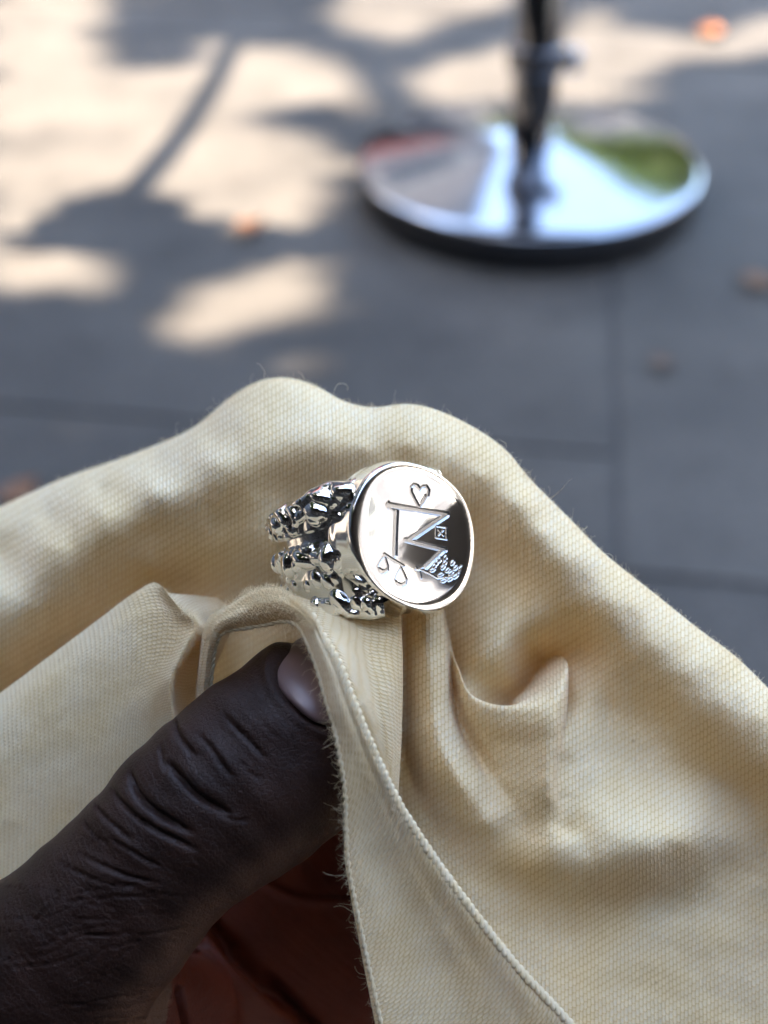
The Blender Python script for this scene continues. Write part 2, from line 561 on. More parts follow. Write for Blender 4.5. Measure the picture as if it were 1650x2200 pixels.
# ------------------------------------------------------------------ fallen leaves
def fallen_leaf(px, py, size, rot, label, col_mat=M_FALLEN):
    c = ground(px, py, 0.004)
    n, mseg = 12, 5
    v = []; f = []
    for i in range(n + 1):
        t = i / n
        w = size * 0.34 * math.sin(math.pi * t ** 0.8) * (1 + 0.18 * math.sin(t * 21)) + 0.0006
        for j in range(mseg):
            s = j / (mseg - 1) * 2 - 1
            v.append(((t - 0.5) * size, s * w, 0.004 + size * 0.10 * s * s + size * 0.12 * (t - 0.5) ** 2 * 2))
    f = grid_faces(n + 1, mseg)
    R = Matrix.Rotation(rot, 3, 'Z')
    root = empty('fallen_leaf', (c[0], c[1], 0.002), label, 'leaf', 'dry leaves lying on the pavement')
    me = bpy.data.meshes.new('blade'); me.from_pydata([tuple(R @ Vector(q)) for q in v], [], f.tolist())
    me.polygons.foreach_set('use_smooth', np.ones(len(me.polygons), bool)); me.materials.append(col_mat)
    o = bpy.data.objects.new('blade', me); COL.objects.link(o); o.parent = root
    sv = [(R @ Vector((size * (-0.5 - 0.3 * t), 0.05 * size * t * t, 0.004 + 0.05 * size * (1 - t)))) for t in np.linspace(0, 1, 5)]
    tube_me = tube(np.array(sv), [0.0008] * 5, 5)
    me2 = bpy.data.meshes.new('stalk'); me2.from_pydata(tube_me[0].tolist(), [], tube_me[1].tolist()); me2.materials.append(M_BARK)
    o2 = bpy.data.objects.new('stalk', me2); COL.objects.link(o2); o2.parent = root
    return root


def frames(pts):
    pts = np.asarray(pts, float)
    t = np.gradient(pts, axis=0); t /= np.linalg.norm(t, axis=1)[:, None] + 1e-12
    ref = np.array([0.31, 0.22, 0.92])
    a = np.cross(t, ref); a /= np.linalg.norm(a, axis=1)[:, None] + 1e-12
    b = np.cross(t, a)
    return t, a, b


def tube(pts, r, n=8):
    pts = np.asarray(pts, float); r = np.asarray(r, float)
    _, a, b = frames(pts)
    th = np.linspace(0, 2 * np.pi, n, endpoint=False)
    v = pts[:, None] + r[:, None, None] * (a[:, None] * np.cos(th)[None, :, None] + b[:, None] * np.sin(th)[None, :, None])
    return v.reshape(-1, 3), grid_faces(len(pts), n, wrap_v=True)


fallen_leaf(537, 492, 0.044, 0.5, 'orange dry leaf in the sunlit patch left of the chrome table foot')
fallen_leaf(1522, 72, 0.062, 1.2, 'orange dry leaf near the top right corner behind the table pole')
fallen_leaf(1632, 612, 0.045, -0.4, 'brown dry leaf at the right edge, in shade right of the chrome foot', plain('brown_leaf', (0.16, 0.085, 0.04), 0.7, var=0.25, scale=60))
fallen_leaf(1418, 782, 0.028, 2.2, 'small brown leaf scrap on the shaded slab below the chrome foot', plain('scrap_leaf', (0.13, 0.085, 0.055), 0.7, var=0.25, scale=60))
fallen_leaf(45, 1062, 0.040, 0.9, 'orange-brown leaf at the left edge just above the cloth', plain('orange_leaf', (0.20, 0.09, 0.04), 0.7, var=0.25, scale=60))

# ------------------------------------------------------------------ shade tree (its crown casts the dappled shade)
LIT = [
    [(-60, -60), (240, -60), (225, 60), (205, 115), (330, 165), (430, 135), (530, 85), (640, 110), (720, 120), (800, 175), (850, 215), (780, 235), (650, 200),
     (570, 240), (620, 300), (765, 300), (745, 400), (690, 440), (560, 545), (490, 525), (400, 470), (390, 430), (300, 445), (230, 400), (110, 440), (-60, 490)],
    [(-60, 500), (60, 490), (165, 500), (150, 560), (90, 600), (-60, 610)],
    [(125, 610), (170, 580), (235, 590), (225, 630), (160, 645)],
    [(345, 685), (380, 640), (480, 592), (600, 562), (700, 540), (742, 575), (742, 650), (650, 682), (560, 695), (480, 722), (400, 738), (360, 715)],
    [(710, -40), (1110, -40), (1060, 20), (960, 60), (850, 82), (745, 62), (700, 30)],
    [(860, 180), (1000, 125), (1130, 80), (1230, 90), (1230, 220), (860, 225)],
    [(1215, 50), (1300, 5), (1330, 60), (1480, 85), (1650, 30), (1750, 40), (1750, 112), (1430, 118), (1395, 215), (1300, 225), (1200, 190)],
]
LIT_G = [np.array([ground(x, y)[:2] for x, y in poly]) for poly in LIT]
DARK = [(30, 225, 55, 30), (690, 262, 80, 26), (1400, 15, 90, 25), (330, 65, 75, 38)]


def in_poly(p, poly):
    x, y = p; c = False; n = len(poly); j = n - 1
    for i in range(n):
        xi, yi = poly[i]; xj, yj = poly[j]
        if (yi > y) != (yj > y) and x < (xj - xi) * (y - yi) / (yj - yi) + xi:
            c = not c
        j = i
    return c


DARK_G = []
for (x, y, rx, ry) in DARK:
    DARK_G.append(np.array([ground(x + rx * math.cos(t), y + ry * math.sin(t))[:2] for t in np.linspace(0, 6.2, 14)]))


def lit_at(p):
    return any(in_poly(p, q) for q in LIT_G) and not any(in_poly(p, q) for q in DARK_G)


tree = empty('shade_tree', (-4.6, -1.2, 0), 'leafy tree beside the pavement whose crown casts the dappled shade', 'tree')


def leaf_cloud(pos, size, name, mat, parent, rng, up_bias=0.6):
    """folded, pointed leaf blades, 6 vertices each"""
    n = len(pos)
    nrm = rng.normal(size=(n, 3)); nrm[:, 2] = np.abs(nrm[:, 2]) + up_bias
    nrm /= np.linalg.norm(nrm, axis=1)[:, None]
    t = np.cross(nrm, rng.normal(size=(n, 3))); t /= np.linalg.norm(t, axis=1)[:, None]
    s = np.cross(nrm, t)
    L_ = size * rng.uniform(0.7, 1.3, n)[:, None]
    W_ = L_ * rng.uniform(0.28, 0.40, n)[:, None]
    fold = nrm * (W_ * 0.35)
    v = np.stack([pos - t * L_ * .5, pos - t * L_ * .12 + s * W_ + fold, pos + t * L_ * .22 + s * W_ * .8 + fold, pos + t * L_ * .5 - nrm * L_ * .1,
                  pos + t * L_ * .22 - s * W_ * .8 + fold, pos - t * L_ * .12 - s * W_ + fold, pos + t * L_ * .1], 1)
    base = (np.arange(n) * 7)[:, None]
    f = np.concatenate([base + np.array([[0, 1, 6]]), base + np.array([[1, 2, 6]]), base + np.array([[2, 3, 6]]),
                        base + np.array([[3, 4, 6]]), base + np.array([[4, 5, 6]]), base + np.array([[5, 0, 6]])], 0)
    return mesh_obj(name, v.reshape(-1, 3), f, mat, parent, smooth=False)


def in_poly_v(x, y, poly):
    c = np.zeros(x.shape, bool)
    xj, yj = poly[-1]
    for xi, yi in poly:
        if yi != yj:
            c ^= ((yi > y) != (yj > y)) & (x < (xj - xi) * (y - yi) / (yj - yi) + xi)
        xj, yj = xi, yi
    return c


def lit_v(x, y):
    a = np.zeros(x.shape, bool)
    for q_ in LIT_G:
        a |= in_poly_v(x, y, q_)
    for q_ in DARK_G:
        a &= ~in_poly_v(x, y, q_)
    return a


rngT = np.random.default_rng(11)
sd = np.array(SUN_DIR)
NT_ = 60000
gx, gy = rngT.uniform(-2.4, 2.6, NT_), rngT.uniform(-1.3, 3.9, NT_)
hh_ = rngT.uniform(2.2, 3.9, NT_) + 0.25 * np.sin(gx * 2.1) * np.cos(gy * 1.7)
ok_ = ((gx - 0.1) / 2.2) ** 2 + ((gy - 1.25) / 2.35) ** 2 < 1 + 0.12 * np.sin(7 * np.arctan2(gy - 1.2, gx))
ok_ &= ~lit_v(gx, gy)
for a_ in (0, 1.26, 2.5, 3.8, 5.0):
    ok_ &= ~lit_v(gx + 0.035 * math.cos(a_), gy + 0.035 * math.sin(a_))
pos = np.stack([gx, gy, 0 * gx], 1)[ok_][:24000] + sd[None] * (hh_[ok_][:24000] / sd[2])[:, None]
crown = leaf_cloud(pos, 0.115, 'crown', M_LEAF, tree, rngT)
# trunk and limbs
tp = spline([(-4.6, -1.2, -0.05), (-4.55, -1.1, 0.9), (-4.4, -0.7, 1.8), (-4.0, -0.2, 2.5), (-3.5, 0.4, 3.0)], 24)
v, f = tube(tp, np.linspace(0.17, 0.07, 24), 14)
trunk = mesh_obj('trunk', v, f, M_BARK, tree)
n_limb = 0
for k in range(400):
    if n_limb == 9:
        break
    a = tp[min(10 + n_limb * 2, 23)]
    tgt = pos[rngT.integers(len(pos))] + np.array([0, 0, 0.1])
    mid = (a + tgt) / 2 + np.array([0, 0, 0.25])
    q = spline([a, mid, tgt], 14)
    sh = q - sd[None] * (q[:, 2:3] / sd[2])
    if any(lit_at(w_[:2]) for w_ in sh):
        continue
    n_limb += 1
    v, f = tube(q, np.linspace(0.05, 0.008, 14), 8)
    mesh_obj('limb', v, f, M_BARK, tree)


def shade_from(px, py, h):
    gpt = ground(px, py)
    return gpt + sd * (h / sd[2])


# the low drooping branch whose thin curved shadow crosses the sunlit slabs
bp_ = spline([shade_from(620, -170, 1.25), shade_from(560, -60, 1.18), shade_from(515, 60, 1.10), shade_from(455, 180, 1.02), shade_from(385, 290, 0.95), shade_from(320, 370, 0.90), shade_from(270, 430, 0.87)], 40)
v, f = tube(bp_, np.linspace(0.009, 0.016, 40), 8)
low = mesh_obj('drooping_branch', v, f, M_BARK, tree)
q = np.array([bp_[0] + sd * t_ + np.array([0.0, 0.06 * math.sin(t_ * 2), 0]) for t_ in np.linspace(2.4, 0, 16)])
v, f = tube(q, np.linspace(0.045, 0.010, 16), 8)
mesh_obj('limb', v, f, M_BARK, tree)
lp = []
for _ in range(230):
    t = rngT.uniform(0, 1)
    px = rngT.normal(255, 70); py = 468 + rngT.normal(0, 20) + 0.1 * abs(px - 270)
    if rngT.uniform() < 0.45:
        px = rngT.uniform(330, 735); py = 560 - (px - 330) * 0.12 + rngT.normal(0, 13)
    lp.append(shade_from(px, py, rngT.uniform(0.75, 0.95)))
leaf_cloud(np.array(lp), 0.07, 'branch_leaves', M_LEAF, tree, rngT)

# ------------------------------------------------------------------ surroundings that the chrome and the silver mirror, plus added sky-light blockers
def far_tree(x, y, h, r, seed, label, mat=M_LEAF2):
    rg = np.random.default_rng(seed)
    root = empty('street_tree', (x, y, 0), label, 'tree', 'trees across the pavement')
    tp_ = spline([(x, y, -0.05), (x + .1, y, h * .3), (x - .05, y + .1, h * .55), (x, y, h * .8)], 16)
    v, f = tube(tp_, np.linspace(0.16, 0.05, 16), 10)
    mesh_obj('trunk', v, f, M_BARK, root)
    n = 4200
    cl = rg.normal(size=(40, 3)); cl /= np.linalg.norm(cl, axis=1)[:, None]
    cl *= rg.uniform(0.35, 0.95, (40, 1)) * np.array([r, r, h * .33])
    p = cl[rg.integers(40, size=n)] + rg.normal(size=(n, 3)) * r * 0.17 + np.array([x, y, h * .64])
    leaf_cloud(p, 0.22, 'crown', mat, root, rg)
    return root


far_tree(3.1, 8.6, 5.0, 1.5, 1, 'bright green tree right of the pavement, mirrored in the chrome foot')
far_tree(2.4, 19.0, 5.2, 2.0, 3, 'green tree far down the street in line with the table')


def facade(name, c, w, h, face, mat, label, wmat, cols, rows, awn=None, reach=1.5):
    """a house front: wall block, projecting window frames with panes, cornice"""
    root = empty(name, (c[0], c[1], 0), label, 'building')
    root.rotation_euler = (0, 0, face)

    def box(nm, x0, x1, y0, y1, z0, z1, m, par=root):
        bm = bmesh.new(); bmesh.ops.create_cube(bm, size=1)
        bmesh.ops.scale(bm, vec=(x1 - x0, y1 - y0, z1 - z0), verts=bm.verts)
        bmesh.ops.translate(bm, vec=((x0 + x1) / 2, (y0 + y1) / 2, (z0 + z1) / 2), verts=bm.verts)
        bmesh.ops.bevel(bm, geom=bm.edges[:], offset=0.01, segments=1, affect='EDGES')
        me = bpy.data.meshes.new(nm); bm.to_mesh(me); bm.free(); me.materials.append(m)
        o = bpy.data.objects.new(nm, me); COL.objects.link(o); o.parent = par
        return o
    box('wall', -w / 2, w / 2, 0, 4, 0, h, mat)
    box('cornice', -w / 2 - .15, w / 2 + .15, -.2, 4.1, h, h + .25, mat)
    for i in range(cols):
        for j in range(rows):
            x = -w / 2 + (i + .5) * w / cols; z0 = 0.9 + j * 3.0
            wf = box('window', x - .6, x + .6, -.06, .02, z0, z0 + 1.7, M_FRAME)
            box('pane', x - .5, x + .5, -.075, -.062, z0 + .1, z0 + 1.6, wmat, wf)
    if awn:
        x0, x1, z, m = awn
        v = [(x0, -.05, z + .5), (x1, -.05, z + .5), (x1, -reach, z), (x0, -reach, z), (x0, -reach, z - .25), (x1, -reach, z - .25),
             (x0, -.05, z + .46), (x1, -.05, z + .46), (x1, .04 - reach, z - .04), (x0, .04 - reach, z - .04)]
        fa = [(0, 1, 2, 3), (3, 2, 5, 4), (6, 9, 8, 7), (0, 3, 9, 6), (1, 7, 8, 2)]
        me = bpy.data.meshes.new('awning'); me.from_pydata(v, [], fa); me.materials.append(m)
        o = bpy.data.objects.new('awning', me); COL.objects.link(o); o.parent = root
    return root


M_FRAME = plain('painted_frame', (0.45, 0.44, 0.42), 0.5)
M_PANE = plain('window_pane', (0.03, 0.035, 0.04), 0.08)
M_GREYWALL = plain('dark_render', (0.10, 0.10, 0.11), 0.8, bump=0.004)
M_PALEWALL = plain('grey_stucco', (0.029, 0.033, 0.041), 0.85, bump=0.004)
M_BLOCK_WALL = plain('rear_blocker_wall', (0.05, 0.042, 0.036), 0.6, bump=0.004)
M_BLOCK_TOP = plain('rear_blocker_canvas', (0.05, 0.045, 0.042), 0.85)
M_RED = plain('red_canvas', (0.20, 0.018, 0.02), 0.8)
facade('dark_house', (-5.0, 9.6), 9.8, 8.5, rad(0), M_GREYWALL, 'dark grey house front with red awning, mirrored in the chrome foot', M_PANE, 5, 2, (-1.5, 4.6, 2.5, M_RED))
facade('rear_light_blocker', (-1.0, -2.8), 12, 3.4, rad(180), M_BLOCK_WALL, 'added dark front behind the viewer, unseen, its wide awning blocking sky light', M_PANE, 6, 1, (-6, 6, 2.35, M_BLOCK_TOP), 2.3)  # added behind the camera to cut the sky light on the cloth
facade('far_house', (5.5, 24), 15, 6.5, rad(0), M_GREYWALL, 'low grey house closing the far end of the street', M_PANE, 6, 2)
facade('left_light_blocker', (-8.5, 2.0), 16, 4.2, rad(90), M_GREYWALL, 'added low grey block on the left, unseen, stopping low light from that side', M_PANE, 6, 1)  # added to block low sky light reaching the cloth from the left
facade('grey_house', (9.5, 0.5), 14, 6.5, rad(-84), M_PALEWALL, 'grey stucco house on the right, mirrored in the silver ring', M_PANE, 6, 2)

# ------------------------------------------------------------------ the cloth
cl_o = P(900, 1900, -20)
cloth = empty('polishing_cloth', cl_o, 'cream woven cotton cloth gathered in folds around the silver ring', 'cloth')

SIL = np.array([(-400, 1230, -48), (-250, 1170, -45), (-100, 1125, -40), (0, 1088, -37), (130, 1030, -33), (250, 988, -30), (350, 950, -27), (420, 915, -25), (500, 850, -22), (560, 818, -20.5),
                (620, 812, -19.5), (680, 830, -18.5), (740, 862, -17.5), (800, 875, -16.5), (880, 868, -16), (950, 885, -15.5), (1030, 925, -15.5), (1090, 970, -15), (1140, 1030, -14),
                (1220, 1110, -13), (1300, 1190, -11.5), (1400, 1270, -10), (1500, 1350, -8.5), (1580, 1410, -7), (1650, 1478, -5.5), (1750, 1580, -4), (1900, 1730, -2)], float)
SILs = spline(SIL, 600)

MP = []
def col_(x, *yz):
    for y, z in yz:
        MP.append((x, y, z))
col_(-400, (1300, -38), (1450, -32), (1600, -28), (1800, -34), (2000, -38))
col_(-250, (1230, -36), (1320, -33), (1450, -25), (1580, -27), (1680, -33), (1850, -38))
col_(-120, (1170, -34), (1250, -31), (1360, -23.5), (1490, -25.5), (1580, -32), (1750, -37))
col_(0, (1130, -32), (1190, -29.5), (1274, -21.5), (1400, -23.5), (1490, -31), (1650, -36))
col_(110, (1080, -29.5), (1110, -27.5), (1175, -19.5), (1300, -21.5), (1410, -29.5), (1550, -35))
col_(218, (1030, -27), (1050, -25), (1099, -17.5), (1220, -19.8), (1335, -27.5), (1450, -33))
col_(327, (1000, -23), (1045, -15.5), (1150, -17.8), (1220, -21), (1262, -25.5), (1350, -28), (1450, -28))
col_(464, (920, -19.5), (945, -17.5), (990, -12.5), (1110, -15), (1200, -19), (1275, -24), (1350, -25), (1480, -25))
col_(560, (880, -16.5), (915, -13.5), (962, -11), (1050, -12.5), (1150, -15), (1240, -18.5), (1290, -21), (1400, -24), (1500, -25))
col_(620, (880, -15), (925, -11.5), (962, -10.3), (1020, -12), (1100, -15), (1250, -17), (1400, -22), (1500, -24))
col_(700, (900, -13), (932, -10.7), (962, -10), (1005, -11.6), (1060, -14), (1200, -15.5), (1350, -17), (1500, -20))
col_(780, (935, -11.5), (960, -10.2), (1000, -11.5), (1100, -14), (1250, -15), (1350, -16), (1550, -18))
col_(880, (930, -11), (955, -9.8), (985, -10.8), (1050, -13), (1200, -15), (1350, -17), (1500, -18), (1650, -16), (1800, -12))
col_(960, (950, -10.8), (980, -9.4), (1020, -10.5), (1080, -14), (1200, -17), (1330, -20), (1450, -20))
col_(1030, (990, -11), (1020, -9.6), (1065, -11.5), (1120, -16), (1200, -18.5), (1270, -17), (1340, -14.5), (1420, -13.5), (1490, -15.5))
col_(1100, (1035, -10.8), (1080, -8.7), (1130, -9.8), (1200, -13.8), (1270, -14), (1340, -12.8), (1400, -13.6), (1455, -17), (1520, -22))
col_(1165, (1110, -9.8), (1150, -8), (1200, -8.9), (1270, -11), (1330, -12.2), (1360, -14.5), (1410, -23), (1470, -24))
col_(1215, (1160, -9.2), (1205, -7.6), (1260, -8.6), (1325, -11.5), (1362, -15.5), (1400, -18.5), (1460, -16.5), (1800, -3))
col_(1255, (1380, -15), (1430, -14.8), (1500, -12), (1560, -9.9), (1650, -7.5), (1750, -4.5), (1830, -2.6), (1890, -4))
col_(1300, (1245, -8), (1290, -6.4), (1350, -7.6), (1430, -11), (1520, -11.8), (1620, -10), (1700, -6.9), (1800, -2), (1855, -1.8), (1900, -4.6), (1945, -8), (2000, -8.6))
col_(1400, (1330, -7), (1380, -5.4), (1440, -6.6), (1530, -9.8), (1640, -10), (1720, -6.6), (1795, -1.4), (1840, -1.4), (1882, -4.6), (1930, -8.6), (2000, -9))
col_(1480, (1400, -6.2), (1445, -4.6), (1520, -5.8), (1620, -9.3), (1700, -8.5), (1770, -4.3), (1815, -3.6), (1855, -6.2), (1905, -9))
col_(1550, (1455, -5.3), (1505, -3.8), (1580, -5), (1670, -9.4), (1750, -9), (1800, -8), (1850, -9.2))
col_(1620, (1510, -4.2), (1565, -3), (1640, -4.3), (1720, -8.8), (1800, -9.8), (1900, -9.8))
col_(1720, (1610, -2.8), (1660, -2), (1740, -4), (1830, -9), (1950, -9.8))
col_(1900, (1790, 0), (1850, 0.5), (1930, -2.5), (2050, -8.5))
MP += [(1230, 1560, -9.2), (1228, 1640, -7.4), (1228, 1700, -5.8), (935, 1800, -11.4)]
MP += [(1150, 1868, -4.6), (1150, 1895, -6.8), (1214, 1905, -6), (1080, 1890, -9.3), (1020, 1930, -9.6), (1120, 1950, -9.3), (1220, 1985, -8.8), (1200, 2100, -8.2), (1320, 2060, -8.5),
       (1420, 2070, -8.7), (1520, 2000, -9.3), (1650, 2000, -9.8), (1400, 2300, -7.5), (1650, 2250, -8.8), (1200, 2350, -7), (1900, 2350, -9), (1000, 2100, -9), (900, 1950, -10), (1000, 2350, -7.5), (1700, 2100, -9.4)]
C_R = [
    [(856, 1260, -18), (857, 1290, -17.5), (858, 1320, -17), (860, 1420, -18), (864, 1540, -18), (880, 1660, -17), (925, 1760, -14), (1010, 1850, -11.5)],
    [(868, 1260, -13), (870, 1290, -12), (872, 1320, -11), (877, 1420, -10), (884, 1530, -9.5), (902, 1630, -9), (950, 1720, -8.6), (1030, 1815, -8.8)],
    [(905, 1260, -9), (908, 1290, -8), (912, 1320, -7.2), (918, 1420, -5.8), (926, 1520, -5.2), (946, 1612, -4.8), (992, 1695, -4.8), (1062, 1775, -5.8)],
    [(940, 1265, -11), (943, 1295, -10), (948, 1325, -9), (957, 1420, -7.6), (962, 1510, -7.2), (980, 1592, -6.9), (1022, 1668, -6.5), (1088, 1748, -5.8)],
    [(958, 1330, -17), (963, 1370, -16), (967, 1405, -14), (973, 1475, -12.2), (985, 1555, -11.2), (1025, 1632, -9.8), (1075, 1705, -7.4), (1130, 1775, -5.6)],
    [(995, 1500, -16), (988, 1448, -11), (983, 1434, -8.2), (993, 1500, -8.2), (1012, 1570, -9.6), (1050, 1632, -9), (1098, 1705, -6.6), (1145, 1778, -5.0)],
    [(1015, 1550, -17), (1010, 1500, -10.5), (1006, 1486, -6.8), (1014, 1525, -6.8), (1030, 1585, -8.4), (1062, 1640, -8.2), (1108, 1708, -5.9), (1152, 1780, -4.6)],
    [(1045, 1575, -17), (1046, 1522, -9.5), (1045, 1510, -5.8), (1050, 1545, -5.7), (1062, 1598, -7.2), (1087, 1648, -7.0), (1124, 1710, -5.3), (1160, 1782, -4.3)],
    [(1090, 1580, -17), (1089, 1529, -9), (1088, 1517, -5), (1093, 1550, -4.7), (1102, 1600, -5.8), (1117, 1650, -5.7), (1144, 1712, -4.6), (1170, 1784, -4.1)],
    [(1100, 1512, -18), (1125, 1502, -9.6), (1132, 1512, -4.6), (1138, 1548, -4.1), (1143, 1600, -4.7), (1149, 1650, -4.7), (1164, 1714, -4.1), (1182, 1786, -4.0)],
    [(1128, 1482, -19), (1166, 1472, -10), (1176, 1495, -4.8), (1179, 1535, -3.7), (1177, 1595, -3.7), (1174, 1650, -3.9), (1181, 1715, -3.9), (1194, 1788, -4.0)],
    [(1148, 1452, -21), (1194, 1440, -11.5), (1208, 1463, -6.0), (1205, 1520, -4.6), (1197, 1592, -4.2), (1190, 1650, -4.4), (1193, 1715, -4.5), (1204, 1788, -4.6)],
    [(1162, 1428, -23), (1207, 1420, -14), (1221, 1438, -9.2), (1218, 1508, -6.8), (1209, 1588, -6.2), (1200, 1650, -6.2), (1203, 1715, -6.2), (1214, 1788, -6.4)],
    [(1160, 1415, -25), (1196, 1412, -18), (1216, 1424, -13.5), (1219, 1505, -11), (1211, 1588, -10), (1202, 1650, -9.5), (1205, 1715, -9), (1218, 1788, -8.5)],
    [(1170, 1430, -23), (1190, 1425, -20), (1210, 1415, -18), (1208, 1505, -16), (1202, 1588, -14), (1196, 1650, -12), (1202, 1715, -11), (1218, 1788, -10)],
]
for k_ in (9, 10, 11):
    for q_ in (3, 4, 5, 6):
        x_, y_, z_ = C_R[k_][q_]
        C_R[k_][q_] = (x_, y_, z_ + (0.5, 1.0, 0.8)[k_ - 9])
for r_ in C_R:
    x7, y7, z7 = r_[7]
    r_[7] = (x7 + 14, y7 + 38, z7 + 0.3)
gc = loft(C_R, 260, 220)
# the fold runs out into the main sheet: let the sheet pass through the fold's lower end
for iu in range(22, 216, 16):
    for iv, dz in ((128, 1.6), (148, 1.0), (168, 0.5), (188, 0.12), (208, 0.05)):
        MP.append((gc[iu, iv, 0], gc[iu, iv, 1], gc[iu, iv, 2] - dz))
MP = np.array(MP, float)


def tps_fit(pts, vals, lam=0.02):
    X = pts / 100.0
    n = len(X)
    r2 = ((X[:, None] - X[None]) ** 2).sum(-1)
    K = 0.5 * r2 * np.log(r2 + 1e-12) + lam * np.eye(n)
    Q = np.concatenate([np.ones((n, 1)), X], 1)
    A = np.block([[K, Q], [Q.T, np.zeros((3, 3))]])
    w = np.linalg.solve(A, np.concatenate([vals, np.zeros(3)]))
    return X, w


def tps_eval(fit, pts):
    X, w = fit
    out = np.empty(len(pts))
    for s in range(0, len(pts), 20000):
        Y = pts[s:s + 20000] / 100.0
        r2 = ((Y[:, None] - X[None]) ** 2).sum(-1)
        out[s:s + 20000] = 0.5 * (r2 * np.log(r2 + 1e-12)) @ w[:-3] + w[-3] + Y @ w[-2:]
    return out


FIT = tps_fit(MP[:, :2], MP[:, 2])
nx, ny = 640, 460
xs = np.linspace(-400, 1900, nx)
ysil = np.interp(xs, SILs[:, 0], SILs[:, 1])
ybot = np.interp(xs, [-400, -250, 0, 110, 218, 327, 464, 620, 720, 790, 840, 900, 960, 1900], [1900, 1800, 1640, 1540, 1450, 1440, 1480, 1500, 1530, 1640, 1930, 2250, 2330, 2330])
slope = np.gradient(ysil, xs)
cosn = 1 / np.sqrt(1 + slope ** 2)
tt = np.linspace(0, 1, ny) ** 1.25
X = np.repeat(xs[:, None], ny, 1)
Y = ysil[:, None] + tt[None] * (ybot - ysil)[:, None]
Z = tps_eval(FIT, np.stack([X.ravel(), Y.ravel()], 1)).reshape(X.shape)
# smooth parameterised roll over the upper outline
r_roll = 62.0
dd = (Y - ysil[:, None]) * cosn[:, None]
k = np.clip(1 - dd / r_roll, 0, 1)
zsil = np.interp(xs, SILs[:, 0], SILs[:, 2])
zr = Z - 4.2 * (1 - np.sqrt(np.maximum(0, 1 - k * k)))
Z = zr
Z += wobble(X, Y, 0.13, 150, 14, 3) + wobble(X, Y, 0.045, 42, 14, 4)
# hidden back side of the roll
nb = 26
th = np.linspace(0.06, 1, nb)[::-1]
Xb = np.repeat(xs[:, None], nb, 1)
Yb = ysil[:, None] + (th[None] ** 2) * 260
Zb = Z[:, :1] - (th[None]) * 14
Xf, Yf, Zf = np.concatenate([Xb, X], 1), np.concatenate([Yb, Y], 1), np.concatenate([Zb, Z], 1)
G_MAIN = P(Xf, Yf, Zf)

L_R = [
    [(-400, 1820, -33), (-400, 1750, -25), (-400, 1790, -21), (-400, 1870, -19), (-400, 1960, -18), (-400, 2090, -18), (-400, 2250, -19)],
    [(-250, 1720, -31), (-250, 1650, -23), (-250, 1690, -19), (-250, 1770, -17), (-250, 1860, -16), (-250, 1990, -16), (-250, 2150, -17)],
    [(-110, 1635, -29.5), (-110, 1568, -21.5), (-110, 1605, -17.5), (-110, 1680, -15.7), (-110, 1770, -15), (-110, 1900, -15), (-110, 2060, -16)],
    [(0, 1555, -28), (0, 1490, -20), (0, 1525, -16), (0, 1600, -14.3), (0, 1690, -13.8), (0, 1820, -14), (0, 1990, -15)],
    [(100, 1480, -27), (100, 1415, -18.5), (102, 1450, -14.5), (105, 1520, -12.8), (110, 1610, -12.3), (112, 1740, -12.5), (120, 1900, -14)],
    [(200, 1400, -26), (200, 1340, -17), (203, 1375, -13), (208, 1440, -11.3), (212, 1520, -10.8), (215, 1640, -11), (230, 1800, -12.5)],
    [(275, 1340, -25), (275, 1283, -15.5), (280, 1320, -11.8), (285, 1380, -10.3), (285, 1460, -9.8), (280, 1560, -10), (300, 1700, -11.5)],
    [(325, 1310, -21), (325, 1253, -13.5), (338, 1300, -10.3), (345, 1350, -9.3), (335, 1420, -8.9), (320, 1500, -9), (330, 1600, -10)],
    [(348, 1300, -18), (345, 1258, -11.5), (368, 1310, -9), (390, 1347, -8), (372, 1400, -7.6), (346, 1470, -7.6), (355, 1560, -8.6)],
    [(362, 1290, -15), (351, 1266, -9.8), (393, 1312, -7.3), (424, 1343, -6), (403, 1386, -5.6), (368, 1465, -6), (374, 1560, -7)],
    [(375, 1300, -18), (361, 1274, -13), (404, 1317, -10), (437, 1346, -8.8), (415, 1392, -8.6), (380, 1468, -9), (386, 1560, -10)],
    [(420, 1295, -22), (405, 1278, -18), (435, 1310, -15), (450, 1345, -14), (432, 1395, -13), (402, 1470, -13), (405, 1560, -14)],
    [(480, 1300, -25), (465, 1284, -22), (490, 1305, -20), (500, 1340, -20), (480, 1395, -19), (450, 1470, -18), (450, 1560, -18)],
]
F_IN = [(449, 1530, -7), (450, 1490, -5.5), (455, 1435, -3.5), (463, 1388, -2), (481, 1358, -1), (525, 1349, 0.2), (576, 1341, 1.8), (608, 1334, 3.2), (638, 1344, 5), (661, 1384, 6.5), (682, 1440, 7.3), (700, 1505, 7.8), (717, 1562, 7.9), (731, 1635, 7.8),
        (740, 1700, 7.3), (742, 1770, 6.4), (746, 1850, 5.6), (760, 1930, 5), (775, 2000, 4.5), (792, 2080, 4), (820, 2210, 3.5), (850, 2340, 3)]
F_MID = [(436, 1530, -6), (438, 1488, -4.4), (443, 1430, -2.4), (452, 1378, -0.8), (468, 1343, 0.2), (510, 1322, 1.5), (560, 1302, 3.0), (606, 1296, 4.8), (655, 1328, 6.6), (682, 1382, 7.8), (703, 1437, 8.5), (723, 1502, 8.9), (744, 1560, 8.9), (764, 1636, 8.2),
         (785, 1702, 7.2), (800, 1772, 6.0), (824, 1852, 5.0), (855, 1932, 4.2), (892, 2002, 3.6), (932, 2082, 3.0), (995, 2212, 2.6), (1065, 2342, 2)]
